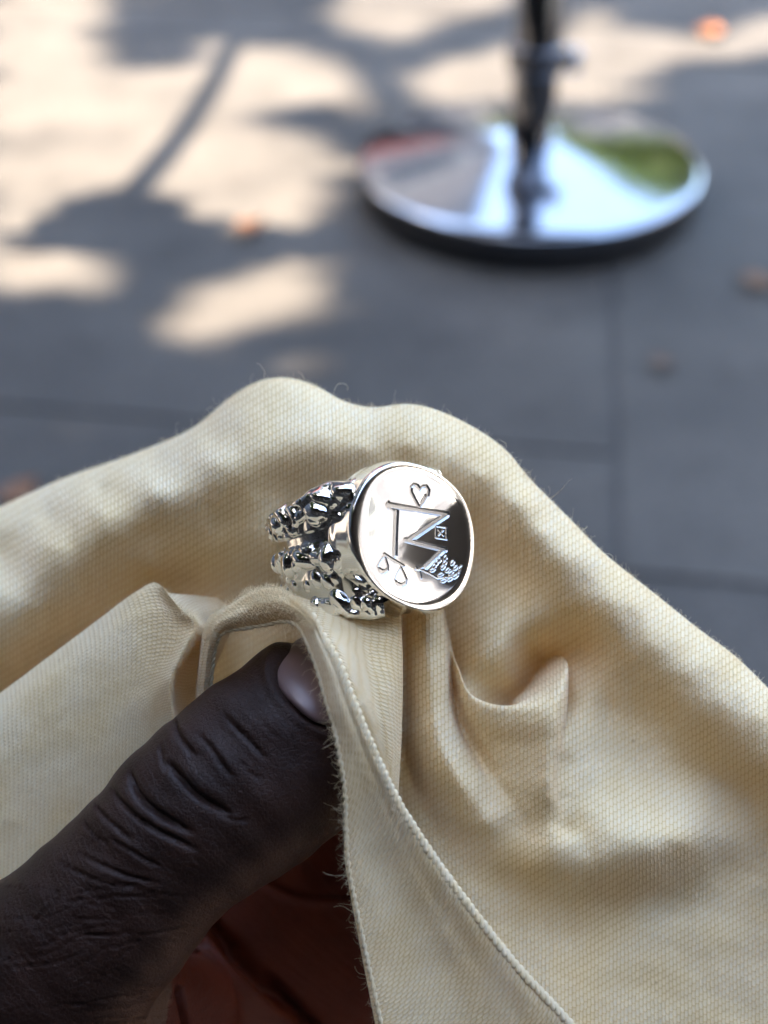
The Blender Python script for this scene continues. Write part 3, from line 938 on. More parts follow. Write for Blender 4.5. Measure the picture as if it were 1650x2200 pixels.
F_OUT = [(424, 1530, -8), (425, 1486, -6.4), (430, 1425, -4.4), (438, 1370, -3), (455, 1330, -2.5), (500, 1297, -2), (545, 1270, -1.2), (602, 1266, 0.2), (668, 1322, 6.0), (700, 1380, 7.2), (728, 1428, 7.8), (750, 1488, 8.3), (777, 1555, 8.2), (809, 1630, 7.6),
         (846, 1708, 6.8), (884, 1772, 6.1), (940, 1856, 5.4), (1000, 1937, 4.8), (1050, 2002, 4.3), (1115, 2082, 3.8), (1235, 2212, 3.2), (1330, 2342, 2.6)]
F_BK = [(418, 1530, -14), (420, 1482, -13), (426, 1420, -11.5), (434, 1362, -11), (452, 1325, -11), (500, 1296, -12), (546, 1272, -12), (608, 1272, -9), (668, 1330, 1), (697, 1388, 2), (724, 1436, 2.2), (746, 1496, 2.2), (772, 1563, 1.6), (803, 1638, 0.6),
        (840, 1716, -0.6), (878, 1780, -1.6), (933, 1864, -2.6), (992, 1945, -3.2), (1042, 2010, -3.6), (1106, 2092, -4), (1226, 2222, -4.4), (1322, 2352, -5)]
F_LIP = [(x + 4, y + 2, z - 1.6) for x, y, z in F_IN]
F_MID2 = [((a[0] + b[0]) / 2, (a[1] + b[1]) / 2, (a[2] + b[2]) / 2 + 0.25) for a, b in zip(F_MID, F_OUT)]
F_R = [F_LIP, F_IN, F_MID, F_MID2, F_OUT, F_BK]
P_R = [
    [(610, 1262, -9), (625, 1300, -3), (690, 1400, 3), (735, 1500, 5), (785, 1600, 3), (835, 1705, -0.5)],
    [(655, 1255, -8), (672, 1300, -1.5), (728, 1400, 4.6), (768, 1500, 5.2), (800, 1600, 3.2), (838, 1705, 0.5)],
    [(705, 1255, -7), (722, 1310, -1.0), (762, 1400, 3.0), (786, 1500, 4.4), (812, 1600, 3.2), (842, 1705, 0.2)],
    [(760, 1260, -7), (775, 1320, -2.4), (790, 1400, 1.0), (806, 1500, 3.0), (824, 1600, 2.4), (845, 1705, -0.2)],
    [(815, 1270, -7.5), (822, 1325, -3.0), (830, 1405, 0.2), (836, 1500, 2.0), (842, 1605, 1.6), (848, 1708, -0.8)],
    [(856, 1280, -8), (857, 1330, -3.8), (861, 1410, -1.6), (861, 1505, -0.8), (858, 1608, -0.8), (852, 1710, -1.8)],
    [(860, 1285, -10), (861, 1335, -5.6), (864, 1414, -3.6), (864, 1510, -2.8), (861, 1611, -2.6), (855, 1713, -3.4)],
    [(846, 1290, -15), (850, 1338, -12), (853, 1416, -11), (853, 1514, -10), (851, 1614, -9), (847, 1716, -8.5)],
]


def sheet(rails, nu, nv, seed, amp=0.07):
    g_ = loft(rails, nu, nv)
    g_[..., 2] += wobble(g_[..., 0], g_[..., 1], amp, 90, 12, seed) + wobble(g_[..., 0], g_[..., 1], amp * .4, 34, 12, seed + 50)
    return P(g_[..., 0], g_[..., 1], g_[..., 2])


zM = tps_eval(FIT, gc[..., :2].reshape(-1, 2)).reshape(gc.shape[:2])
vv1 = np.linspace(0, 1, 220)[None] * np.ones((260, 1))
uu1 = np.linspace(0, 1, 260)[:, None] * np.ones((1, 220))
kk = 1.3                                                  # smooth union with the sheet underneath
zs = np.logaddexp(gc[..., 2] * kk, zM * kk) / kk
wu = smoothstep(0.40, 0.55, vv1) * smoothstep(0.88, 0.80, uu1)
gc[..., 2] = gc[..., 2] * (1 - wu) + zs * wu
bl = smoothstep(0.78, 0.95, vv1)
gc[..., 2] = gc[..., 2] * (1 - bl) + (zM + 0.06 - 0.5 * smoothstep(0.96, 1.0, vv1)) * bl
gc[..., 2] += wobble(gc[..., 0], gc[..., 1], 0.13, 150, 14, 3) + wobble(gc[..., 0], gc[..., 1], 0.045, 42, 14, 4)
G_C = P(gc[..., 0], gc[..., 1], gc[..., 2])
G_L = sheet(L_R, 240, 160, 22, 0.05)
G_F = sheet(F_R, 90, 420, 23, 0.05)
G_P = sheet(P_R, 150, 150, 24, 0.06)
VV, FF, UU = [], [], []
off = 0
for gr, rot, du in ((G_MAIN, 0.0, 0), (G_C, 0.12, 30), (G_L, 0.5, 60), (G_F, 0.0, 90), (G_P, 0.1, 120)):
    u = arc_uv(gr)
    if gr is G_MAIN:
        u = np.stack([Yf, Xf], -1) / 18.3
    elif gr is G_C:
        u = np.stack([gc[..., 1], gc[..., 0]], -1) / 18.3
        rot = du = 0.0
    c_, s_ = math.cos(rot), math.sin(rot)
    u = np.stack([u[..., 0] * c_ - u[..., 1] * s_ + du, u[..., 0] * s_ + u[..., 1] * c_], -1)
    VV.append(gr.reshape(-1, 3)); UU.append(u.reshape(-1, 2)); FF.append(grid_faces(gr.shape[0], gr.shape[1], off=off))
    off += gr.shape[0] * gr.shape[1]
fabric = mesh_obj('fabric', np.concatenate(VV), np.concatenate(FF), M_CLOTH, cloth, uv=np.concatenate(UU))


# stitched selvage: two plies twisted round each other, following the free edges
def rope(name, line, r_ply, r_tw, pitch, n_per=10, nsec=7, taper=True):
    line = np.asarray(line, float)
    L_ = np.concatenate([[0], np.cumsum(np.linalg.norm(np.diff(line, axis=0), axis=1))])
    n = int(L_[-1] / pitch * n_per)
    s = np.linspace(0, L_[-1], n)
    c = np.stack([np.interp(s, L_, line[:, i]) for i in range(3)], 1)
    _, a, b = frames(c)
    V, F_ = [], []
    o_ = 0
    for ply in range(2):
        ph = 2 * np.pi * s / pitch / 2 + ply * np.pi
        path = c + r_tw * (a * np.cos(ph)[:, None] + b * np.sin(ph)[:, None])
        rr = r_ply * (1 + 0.18 * np.sin(2 * ph) + 0.08 * np.sin(s * 1e3 * 1.7 + ply))
        v, f = tube(path, rr, nsec)
        V.append(v); F_.append(f + o_); o_ += len(v)
    V = np.concatenate(V)
    uvv = np.stack([np.arange(len(V)) % 7 * 0.2, V[:, 2] * 1e3], 1)
    return mesh_obj(name, V, np.concatenate(F_), M_FIBRE, cloth, uv=uvv)


def path3(pts, n=300):
    a = spline(pts, n)
    return P(a[:, 0], a[:, 1], a[:, 2])


f_out = [(x, y, z + 0.25) for x, y, z in F_OUT[8:]]
rope('stitched_edge', path3(f_out), 0.00030, 0.00022, 0.00085)
rope('stitched_edge', path3([(x + 1, y, z + .05) for x, y, z in F_IN]), 0.00017, 0.00012, 0.0010)
scatter_edge = path3([(x, y, z) for x, y, z in L_R[9][1:]])


# loose cotton fibres standing off the nap
def fibres(name, roots, dirs, lengths, radius, curl, rng, seg=7):
    n = len(roots)
    dirs = dirs / (np.linalg.norm(dirs, axis=1)[:, None] + 1e-12)
    p = roots.copy(); d = dirs.copy()
    axis = rng.normal(size=(n, 3)); axis /= np.linalg.norm(axis, axis=1)[:, None]
    w = rng.normal(0, curl, n)
    pts = [p.copy()]
    step = (lengths / seg)[:, None]
    for i in range(seg):
        p = p + d * step
        d = d + np.cross(axis, d) * w[:, None] + rng.normal(size=(n, 3)) * 0.16
        d /= np.linalg.norm(d, axis=1)[:, None]
        pts.append(p.copy())
    pts = np.stack(pts, 1)
    t = np.gradient(pts, axis=1); t /= np.linalg.norm(t, axis=2)[..., None] + 1e-12
    a = np.cross(t, np.array([.3, .5, .8])); a /= np.linalg.norm(a, axis=2)[..., None] + 1e-12
    b = np.cross(t, a)
    rr = radius * np.linspace(1, .55, seg + 1)[None, :, None]
    ring = np.stack([pts + a * rr, pts + (-.5 * a + .87 * b) * rr, pts + (-.5 * a - .87 * b) * rr], 2)   # n, seg+1, 3, 3
    V = ring.reshape(-1, 3)
    base = (np.arange(n) * (seg + 1) * 3)[:, None]
    f0 = grid_faces(seg + 1, 3, wrap_v=True)
    F_ = (base[:, :, None] + f0[None]).reshape(-1, 4)
    o = mesh_obj(name, V, F_, M_FIBRE, cloth, smooth=False)
    o['kind'] = 'stuff'
    return o


rf = np.random.default_rng(5)
roots, dirs, lens = [], [], []


def scatter(grid, n, lmin, lmax, i_rng=None, j_rng=None, flat=0.55, flip=1):
    gu = np.gradient(grid, axis=0); gv = np.gradient(grid, axis=1)
    nr = np.cross(gu, gv); nr /= np.linalg.norm(nr, axis=2)[..., None] + 1e-15
    vdir = grid - ORG
    i0, i1 = i_rng or (0, grid.shape[0]); j0, j1 = j_rng or (0, grid.shape[1])
    ii = rf.integers(i0, i1, n); jj = rf.integers(j0, j1, n)
    nn = nr[ii, jj]
    fl = np.sign(-(nn * vdir[ii, jj]).sum(1))[:, None]
    roots.append(grid[ii, jj]); dirs.append(nn * fl * flip + rf.normal(size=(n, 3)) * flat)
    lens.append(lmin + (lmax - lmin) * rf.uniform(0, 1, n) ** 2.5)


scatter(G_MAIN, 9000, 0.0003, 0.0010, (100, 600), (20, 330), 0.9)
# outline of the main sheet: fibres rise upwards
ii = rf.integers(60, 600, 3600)
jj = nb + rf.integers(0, 14, 3600)
roots.append(G_MAIN[ii, jj]); dirs.append(UP[None] * 1.0 + rf.normal(size=(3600, 3)) * 0.75 + np.where(ii > 420, 0.5, -0.1)[:, None] * RIGHT)
lens.append(0.0002 + 0.0008 * rf.uniform(0, 1, 3600) ** 3)
ii = rf.integers(180, 600, 26); jj = nb + rf.integers(0, 8, 26)
roots.append(G_MAIN[ii, jj]); dirs.append(UP[None] + rf.normal(size=(26, 3)) * .6); lens.append(rf.uniform(0.0012, 0.0028, 26))
scatter(G_F, 3500, 0.0003, 0.0012, None, (80, 420), 0.9)
scatter(G_F, 2600, 0.0004, 0.0016, (30, 80), (60, 170), 0.8)
scatter(G_F, 2600, 0.0005, 0.0018, (30, 88), (112, 168), 1.0)
scatter(G_F, 900, 0.0005, 0.0022, (14, 22), (150, 420), 1.1)
scatter(G_C, 2500, 0.0003, 0.0008, None, (40, 200), 0.9)
ii = rf.integers(0, 300, 900)
roots.append(scatter_edge[ii]); dirs.append(rf.normal(size=(900, 3)) + RIGHT * 0.5 - FWD * 0.5); lens.append(0.0003 + 0.0010 * rf.uniform(0, 1, 900) ** 2.5)
scatter(G_L, 2200, 0.0003, 0.0009, (60, 200), (20, 120), 0.9)
scatter(G_P, 2400, 0.0003, 0.0012, (20, 110), (20, 150), 0.9)
roots = np.concatenate(roots); dirs = np.concatenate(dirs); lens = np.concatenate(lens)
fibres('lint_fibres', roots, dirs, lens, 0.000012, 0.42, rf)
# a few long escaped threads
lt = [(718, 840, -16, 20, -70, 0.0046), (566, 818, -19, 10, -30, 0.003), (652, 822, -18, 10, -40, 0.002), (1180, 1072, -13, 40, -25, 0.004), (1245, 1140, -12, 60, -8, 0.0035), (1300, 1190, -11, 40, -6, 0.003),
      (742, 1745, 6.5, -30, -10, 0.003), (735, 1600, 7.8, -40, -20, 0.0026), (747, 1880, 5.4, -40, 4, 0.003), (765, 1960, 4.8, -40, -10, 0.0028), (795, 2095, 4, -30, 0, 0.0024), (612, 1336, 3.4, -10, 30, 0.002), (1085, 970, -14, 10, -30, 0.002)]
fr = np.array([P(a, b, c) for a, b, c, *_ in lt]); fd = np.array([RIGHT * dx - UP * dy for *_, dx, dy, _ in lt]); fl_ = np.array([q[-1] for q in lt])
fibres('loose_thread', fr, fd, fl_, 0.000022, 0.22, rf, 12)

# ------------------------------------------------------------------ the hand
def oval_tube(spec, n=40, m=60):
    """spec rows: px, py, z(mm), half width across the picture (mm), half depth (mm)"""
    s = spline(spec, m)
    c = P(s[:, 0], s[:, 1], s[:, 2])
    t = np.gradient(c, axis=0); t /= np.linalg.norm(t, axis=1)[:, None]
    w = np.cross(t, -FWD); w /= np.linalg.norm(w, axis=1)[:, None]
    d = np.cross(w, t)
    th = np.linspace(0, 2 * np.pi, n, endpoint=False)
    ct, st = np.cos(th), np.sin(th)
    v = c[:, None] + 1e-3 * (w[:, None] * (s[:, 3:4] * ct)[..., None] + d[:, None] * (s[:, 4:5] * st)[..., None])
    V = np.concatenate([v.reshape(-1, 3), c[:1], c[-1:]])
    F_ = [tuple(q) for q in grid_faces(m, n, wrap_v=True)]
    a, b = m * n, m * n + 1
    for i in range(n):
        j = (i + 1) % n
        F_.append((a, j, i)); F_.append((b, (m - 1) * n + i, (m - 1) * n + j))
    return V, F_, s


THUMB = [(770, 1432, -6.5, 1.2, 1.2), (762, 1442, -6.2, 4.2, 3.2), (748, 1458, -5.6, 6.8, 5.2), (724, 1487, -4.8, 8.8, 6.6), (690, 1528, -3.6, 10.4, 7.8), (640, 1590, -2.6, 11.3, 8.6), (545, 1668, -2, 11.5, 9.1),
         (432, 1752, -1.5, 11.0, 9.1), (337, 1842, -1.6, 10.2, 8.9), (252, 1938, -2.2, 10.9, 9.4), (168, 2026, -3.4, 11.8, 10.5), (75, 2125, -6, 14.5, 12.5), (-60, 2270, -10, 19, 15), (-250, 2450, -16, 24, 18), (-560, 2750, -24, 27, 19), (-900, 3080, -32, 27, 20)]
PALM = [(60, 2330, -24, 16, 12), (300, 2290, -30, 22, 11), (480, 2170, -36, 23, 10), (640, 2010, -40, 20, 9), (760, 1880, -41, 17, 8.5), (840, 1760, -40, 12, 8)]
PALM2 = [(-100, 2450, -26, 20, 15), (250, 2480, -34, 26, 13), (520, 2420, -42, 26, 12), (740, 2250, -46, 22, 10), (920, 2060, -46, 16, 9)]
WEB = [(140, 2120, -9, 11, 11), (270, 2190, -17, 11, 10), (400, 2230, -26, 12, 9), (520, 2160, -34, 12, 8)]
INDEX = [(560, 2020, -42, 10, 9), (720, 1860, -41, 9.8, 9), (810, 1640, -36, 9.2, 8.8), (850, 1430, -30, 8.8, 8.4), (862, 1230, -26, 8.4, 8), (850, 1060, -25.5, 7.6, 7), (840, 990, -26, 5, 4.5)]
MIDDLE = [(760, 2200, -46, 10, 9), (930, 1980, -44, 9.8, 9), (1080, 1800, -36, 9.4, 9), (1220, 1720, -28, 8.8, 8.6), (1330, 1740, -20.5, 8.2, 8), (1370, 1765, -18, 5.5, 5.5)]
RINGF = [(760, 2420, -50, 10, 9), (960, 2220, -50, 9.6, 9), (1150, 2060, -44, 9, 8.6), (1300, 2000, -36, 8.4, 8), (1400, 2010, -30, 6, 6)]
V, F_ = [], []
o_ = 0
for sp in (THUMB, PALM, PALM2, WEB, INDEX, MIDDLE, RINGF):
    v, f, _ = oval_tube(np.array(sp, float))
    V.append(v); F_ += [tuple(i + o_ for i in q) for q in f]; o_ += len(v)
hand_o = P(200, 2150, -5)
tmp = mesh_obj('hand', np.concatenate(V), F_, M_SKIN, origin=hand_o)
md = tmp.modifiers.new('remesh', 'REMESH'); md.mode = 'VOXEL'; md.voxel_size = 0.00036
sm = tmp.modifiers.new('smooth', 'SMOOTH'); sm.iterations = 10; sm.factor = 0.5
dg = bpy.context.evaluated_depsgraph_get()
hm = bpy.data.meshes.new_from_object(tmp.evaluated_get(dg))
tmp.modifiers.clear()
tmp.data = hm
hand = tmp
tag(hand, 'dark-skinned hand pinching the cloth, thumb in front below the ring', 'hand')
if not hm.materials:
    hm.materials.append(M_SKIN)
nvv = len(hm.vertices)
co = np.empty(nvv * 3, np.float32); hm.vertices.foreach_get('co', co); co = co.reshape(-1, 3).astype(float) + hand_o
nor = np.empty(nvv * 3, np.float32); hm.vertices.foreach_get('normal', nor); nor = nor.reshape(-1, 3).astype(float)
px, py, pz = to_px(co)
# coordinates along and across the thumb
ax = spline(np.array(THUMB, float), 200)
axw = P(ax[:, 0], ax[:, 1], ax[:, 2])
cum = np.concatenate([[0], np.cumsum(np.linalg.norm(np.diff(axw, axis=0), axis=1))]) * 1e3
ks = np.empty(nvv, int)
for s in range(0, nvv, 20000):
    q = co[s:s + 20000]
    ks[s:s + 20000] = ((q[:, None] - axw[None]) ** 2).sum(-1).argmin(1)
tdir = np.gradient(axw, axis=0); tdir /= np.linalg.norm(tdir, axis=1)[:, None]
wdir = np.cross(tdir, -FWD); wdir /= np.linalg.norm(wdir, axis=1)[:, None]
rel = co - axw[ks]
across = (rel * wdir[ks]).sum(1) * 1e3
frontz = -(rel @ FWD) * 1e3
angle = np.arctan2(across, frontz)
dist = np.linalg.norm(rel, axis=1) * 1e3
low_side = -np.sign((wdir[100] @ UP)) * across / ax[ks, 3]
on_thumb = (dist < ax[ks, 3] * 1.22) & (pz > -20)
# creases, traced on the skin in photograph coordinates: (points, half width px, depth mm)
z5 = lambda pts: [(x / 1.8333, 1400 + y / 1.8333) for x, y in pts]
CRE = [
    (z5([(870, 240), (930, 300), (1000, 370), (1050, 430)]), 6, 0.55),
    (z5([(680, 260), (697, 320), (735, 370), (775, 415)]), 8, 0.75),
    (z5([(775, 315), (830, 380), (880, 450), (920, 505)]), 6, 0.6),
    (z5([(655, 430), (710, 495), (770, 560), (840, 605), (910, 645)]), 12, 1.1),
    (z5([(512, 470), (535, 550), (590, 612), (650, 655), (760, 718)]), 12, 1.1),
    (z5([(435, 535), (478, 598), (540, 655), (620, 705), (700, 745), (780, 785)]), 8, 0.8),
    (z5([(370, 600), (430, 668), (530, 748)]), 6, 0.55),
    (z5([(628, 365), (640, 420), (655, 475)]), 5, 0.45),
    (z5([(435, 735), (540, 800), (630, 850)]), 5, 0.5),
    (z5([(305, 795), (420, 848), (520, 890), (640, 915)]), 5, 0.5),
    (z5([(225, 825), (330, 880), (450, 920), (560, 925)]), 5, 0.4),
    (z5([(320, 660), (370, 720), (440, 770)]), 4, 0.3),
    (z5([(930, 420), (980, 470), (1030, 510)]), 4, 0.25),
    (z5([(960, 200), (1040, 290), (1100, 350)]), 4, 0.22),
    (z5([(840, 640), (930, 665), (1000, 660)]), 4, 0.25),
]
rc = np.random.default_rng(31)
for _ in range(38):       # the net of finer lines towards the base of the thumb
    x0 = rc.uniform(-60, 480); y0 = rc.uniform(880, 1480)
    ln = rc.uniform(140, 420); th_ = rc.normal(-0.05, 0.16) + (0.35 if y0 < 980 else 0.0)
    pts = []
    x, y = x0, y0
    for i in range(6):
        pts.append((x, y)); x += ln / 5 * math.cos(th_); y += ln / 5 * math.sin(th_); th_ += rc.normal(-0.05, 0.10)
    CRE.append((z5(pts), rc.uniform(2.0, 3.2), rc.uniform(0.10, 0.26)))
for _ in range(26):       # crossing lines
    x0 = rc.uniform(-60, 330); y0 = rc.uniform(1020, 1480)
    ln = rc.uniform(80, 200); th_ = rc.uniform(0.35, 0.75) * rc.choice([-1, 1])
    pts = [(x0 + ln * t * math.cos(th_), y0 + ln * t * math.sin(th_)) for t in (0, .5, 1)]
    CRE.append((z5(pts), 2.2, rc.uniform(0.05, 0.12)))
front = (nor @ FWD) < 0.25
disp = np.zeros(nvv)
pp = np.stack([px, py], 1)
sel = np.where(front & on_thumb)[0]
for pts, hw, dep in CRE:
    b0 = np.min(pts, axis=0) - 40; b1 = np.max(pts, axis=0) + 40
    s2 = sel[((pp[sel] > b0) & (pp[sel] < b1)).all(1)]
    if not len(s2):
        continue
    dq, par = seg_dist(pp[s2], spline(pts, 24))
    fade = np.clip(np.minimum(par, 1 - par) * 4.5, 0, 1) ** 0.7
    disp[s2] -= dep * 1.1 * fade * np.exp(-(dq / (hw * 0.46)) ** 2)
    disp[s2] += dep * 0.10 * fade * np.exp(-((dq - hw * 2.1) / (hw * 1.2)) ** 2)
# palm crease and finger flexion lines, deep in the shade
pc = [([(440, 1975), (500, 2040), (560, 2100), (650, 2190), (720, 2260)], 15, 2.6), ([(385, 2130), (400, 2200), (420, 2280)], 6, 1.4), ([(560, 1890), (640, 1930), (760, 1940)], 9, 0.8)]
sel2 = np.where(~on_thumb)[0]
for pts, hw, dep in pc:
    dq, par = seg_dist(pp[sel2], spline(pts, 24))
    disp[sel2] -= dep * np.exp(-(dq / hw) ** 2) * front[sel2]
# nail bed hollow and the fold of skin round it
NAIL_C = np.array([690, 1462]); nu_ = np.array([0.70, -0.714]); nv_ = np.array([0.714, 0.70])
nl = (pp - NAIL_C) @ nu_; nw = (pp - NAIL_C) @ nv_
nrad = (np.abs(nl / 82) ** 2.6 + np.abs(nw / 104) ** 2.6) ** (1 / 2.6)
m_ = on_thumb & front
disp += np.where(m_, -0.55 * smoothstep(1.04, 0.88, nrad) + 0.30 * np.exp(-((nrad - 1.16) / 0.10) ** 2), 0)
disp += np.where(on_thumb, wobble(px, py, 0.12, 120, 10, 77), 0)
co2 = co + nor * (disp * 1e-3)[:, None]
hm.vertices.foreach_set('co', (co2 - hand_o).astype(np.float32).ravel())
pal = np.where(on_thumb, smoothstep(0.45, 1.0, low_side) * 0.5, 1.0)
pal = np.where(on_thumb, pal, np.where(py > 1000, 1.0, pal))
at = hm.attributes.new('palmar', 'FLOAT', 'POINT'); at.data.foreach_set('value', pal.astype(np.float32))
lay = hm.uv_layers.new(name='UVMap')
li = np.empty(len(hm.loops), np.int32); hm.loops.foreach_get('vertex_index', li)
uvs = np.stack([cum[ks], angle * 10], 1).astype(np.float32)
lay.data.foreach_set('uv', uvs[li].ravel())
hm.polygons.foreach_set('use_smooth', np.ones(len(hm.polygons), bool))
hm.update()

# nail plate: a curved shell seated in the hollow, following the thumb's own surface
nn_ = 40
gu = np.linspace(-1, 1, nn_)
A, B = np.meshgrid(gu, gu, indexing='ij')
den = np.maximum((np.abs(A) ** 2.6 + np.abs(B) ** 2.6) ** (1 / 2.6), 1e-6)
sc_ = np.maximum(np.abs(A), np.abs(B)) / den
An, Bn = A * sc_, B * sc_
npx = NAIL_C[0] + nu_[0] * An * 79 + nv_[0] * Bn * 100
npy = NAIL_C[1] + nu_[1] * An * 79 + nv_[1] * Bn * 100
# height: fit the thumb's dorsal surface
selq = m_ & (nrad < 1.5)
Q = np.stack([np.ones(selq.sum()), nl[selq], nw[selq], nl[selq] ** 2, nl[selq] * nw[selq], nw[selq] ** 2], 1)
coef, *_r = np.linalg.lstsq(Q, to_px(co[selq])[2], rcond=None)
l_, w_ = An * 79, Bn * 100
nz = coef[0] + coef[1] * l_ + coef[2] * w_ + coef[3] * l_ ** 2 + coef[4] * l_ * w_ + coef[5] * w_ ** 2 - 0.05
edge = np.clip((np.maximum(np.abs(A), np.abs(B)) - 0.9) / 0.1, 0, 1)
nz = nz - 0.5 * edge ** 2 + 0.25 * (1 - Bn ** 2)
gN = P(npx, npy, nz)
mesh_obj('thumbnail', gN.reshape(-1, 3), grid_faces(nn_, nn_), M_NAIL, hand)

# ------------------------------------------------------------------ the signet ring
ra = -0.19 * RIGHT + 1.0 * UP + 0.02 * (-FWD)          # finger axis of the ring
ra /= np.linalg.norm(ra)
zc = -FWD - (-FWD @ ra) * ra; zc /= np.linalg.norm(zc)
xr0 = np.cross(ra, zc)
TH = rad(33)
rn = math.cos(TH) * zc + math.sin(TH) * xr0            # outward normal of the face
rx = np.cross(ra, rn)                                  # to the right across the face
FC = P(890, 1156, 0)
H_F = 0.0126
RC = FC - rn * H_F
ring = empty('signet_ring', RC - ra * 0.008, 'polished silver signet ring with engraved oval face and nugget shoulders', 'ring')


def on_face(px, py, h=0.0):
    v = RIGHT * ((px - 825) / FPX) + UP * ((1100 - py) / FPX) + FWD
    o_ = FC + rn * h
    t = ((o_ - ORG) @ rn) / (v @ rn)
    q = ORG + v * t - FC
    return np.array([q @ rx, q @ ra]) * 1e3


z2 = lambda x, y: (740 + x / 5.5, 980 + y / 5.5)
OUT = [(75, 900), (100, 620), (180, 400), (290, 225), (440, 118), (640, 62), (820, 78), (1010, 142), (1200, 258), (1350, 400), (1455, 580), (1522, 800), (1545, 1020), (1530, 1250), (1470, 1480), (1370, 1660), (1200, 1790), (1000, 1838), (800, 1806), (600, 1722), (420, 1600), (280, 1450), (180, 1290), (110, 1110)]
INN = [(262, 900), (275, 660), (320, 460), (400, 330), (510, 240), (650, 195), (800, 195), (960, 238), (1110, 320), (1240, 430), (1340, 570), (1405, 770), (1430, 1000), (1415, 1220), (1360, 1400), (1270, 1540), (1130, 1640), (960, 1690), (800, 1690), (640, 1640), (500, 1550), (395, 1420), (320, 1280), (275, 1100)]
NA = 560
out2 = spline([on_face(*z2(*p)) for p in OUT], NA, closed=True)
inn2 = spline([on_face(*z2(*p), h=-0.0001) for p in INN], NA, closed=True)


def face_pt(xy, h):
    return FC + (xy[..., :1] * rx + xy[..., 1:2] * ra) * 1e-3 + rn * (np.asarray(h)[..., None] * 1e-3)


cen = out2.mean(0)
prof = [  # (mix towards inner, scale, height mm)
    (0, .52, -9.8), (0, .72, -8.4), (0, .90, -6.8), (0, 1.03, -5.2), (0, 1.05, -3.6), (0, 1.045, -2.2), (0, 1.025, -1.1), (0, 1.005, -.45), (0, .988, -.10), (0.12, 1, .0), (0.3, 1, .045), (0.5, 1, 0.045), (0.7, 1, .03), (0.85, 1, 0.01), (0.95, 1, -.008), (1.0, 1, -.02)]
rows = []
for mixv, sc1, hh in prof:
    dl = out2 - cen
    sv = np.full(len(dl), sc1) if sc1 <= 1 else 1 + (sc1 - 1) * smoothstep(-4.5, 1.0, dl[:, 0])
    xy = (cen + dl * sv[:, None]) * (1 - mixv) + inn2 * mixv
    rows.append((xy, np.full(NA, hh)))
XYb = spline(np.array([r[0] for r in rows]), 90)
Hb = spline(np.array([r[1] for r in rows]), 90)
gb = face_pt(XYb, Hb)
mesh_obj('bezel', gb.reshape(-1, 3), grid_faces(90, NA, wrap_v=True)[:, ::-1], M_SILVER, ring)

# dished face with its engraving cut into it
HW = lambda z: z / 5.5
STROKES = {
    'engraved_monogram': [([(500, 578), (1195, 690)], 27), ([(505, 545), (505, 612)], 14), ([(520, 610), (575, 640), (600, 700)], 14), ([(606, 650), (588, 1170)], 27), ([(1190, 695), (775, 985)], 30), ([(720, 990), (1175, 1108)], 25), ([(1150, 1115), (955, 1305)], 28)],
    'engraved_scales': [([(455, 1160), (560, 1225), (690, 1300)], 15), ([(458, 1175), (400, 1255), (368, 1310), (395, 1368), (445, 1388), (490, 1355), (492, 1290), (458, 1175)], 12), ([(385, 1340), (440, 1365), (485, 1345)], 17),
                        ([(655, 1318), (600, 1400), (575, 1460), (600, 1520), (655, 1545), (708, 1515), (715, 1455), (690, 1390), (655, 1318)], 12), ([(595, 1500), (650, 1525), (705, 1500)], 16)],
    'engraved_heart': [([(875, 605), (820, 515), (772, 425), (768, 370), (800, 338), (842, 352), (878, 400), (905, 362), (945, 360), (975, 405), (968, 475), (930, 545), (885, 605)], 15), ([(940, 470), (900, 555)], 16)],
    'hallmark': [([(1070, 825), (1190, 845), (1190, 985), (1068, 962), (1070, 825)], 10), ([(1098, 870), (1155, 940)], 9), ([(1155, 875), (1102, 935)], 9)],
    'engraved_sprig': [([(820, 1332), (900, 1345), (1000, 1392), (1080, 1440), (1200, 1432), (1300, 1392), (1372, 1330)], 10), ([(830, 1310), (860, 1350)], 8), ([(880, 1370), (890, 1440)], 10), ([(850, 1345), (930, 1310)], 8)],
}
for (lx, ly) in [(1030, 1345), (1050, 1300), (1078, 1258), (1112, 1222), (1178, 1200), (1148, 1310), (1200, 1345), (1255, 1258), (1290, 1318), (1345, 1322), (1352, 1385), (1282, 1422), (1222, 1452), (1150, 1470), (1120, 1400), (1235, 1380), (1170, 1260)]:
    t_ = np.linspace(0, 2 * np.pi, 9)
    tl = math.atan2(ly - 1330, lx - 1010) * 0.6 - 0.9
    STROKES['engraved_sprig'].append(([(lx + 34 * math.cos(a) * math.cos(tl) - 17 * math.sin(a) * math.sin(tl), ly + 34 * math.cos(a) * math.sin(tl) + 17 * math.sin(a) * math.cos(tl)) for a in t_], 8))
NR = 170
rr = np.linspace(1, 0, NR + 1)[:-1]
cen_i = inn2.mean(0)
XYf = cen_i + (inn2 - cen_i)[None] * rr[:, None, None]
Hf = -0.02 - 0.50 * (1 - rr ** 2)[:, None] + 0 * XYf[..., 0]
flat = XYf.reshape(-1, 2)
own = np.full(len(flat), -1); cut = np.zeros(len(flat))
names = list(STROKES)
mmz = 1 / 5.5 / 18.3
for k_, nm in enumerate(names):
    for pts, hw in STROKES[nm]:
        poly = np.array([on_face(*z2(*p), h=-0.0006) for p in pts])
        dq, _p = seg_dist(flat, poly)
        h_mm = hw * mmz * 1.32
        prof_ = smoothstep(h_mm * 1.10, h_mm * 0.50, dq)
        own[(prof_ > 0.03) & (prof_ > cut)] = k_
        cut = np.maximum(cut, prof_)
depth = np.array([0.20, 0.13, 0.14, 0.07, 0.085])
Hf = Hf.reshape(-1) - cut * np.where(own >= 0, depth[np.maximum(own, 0)], 0)
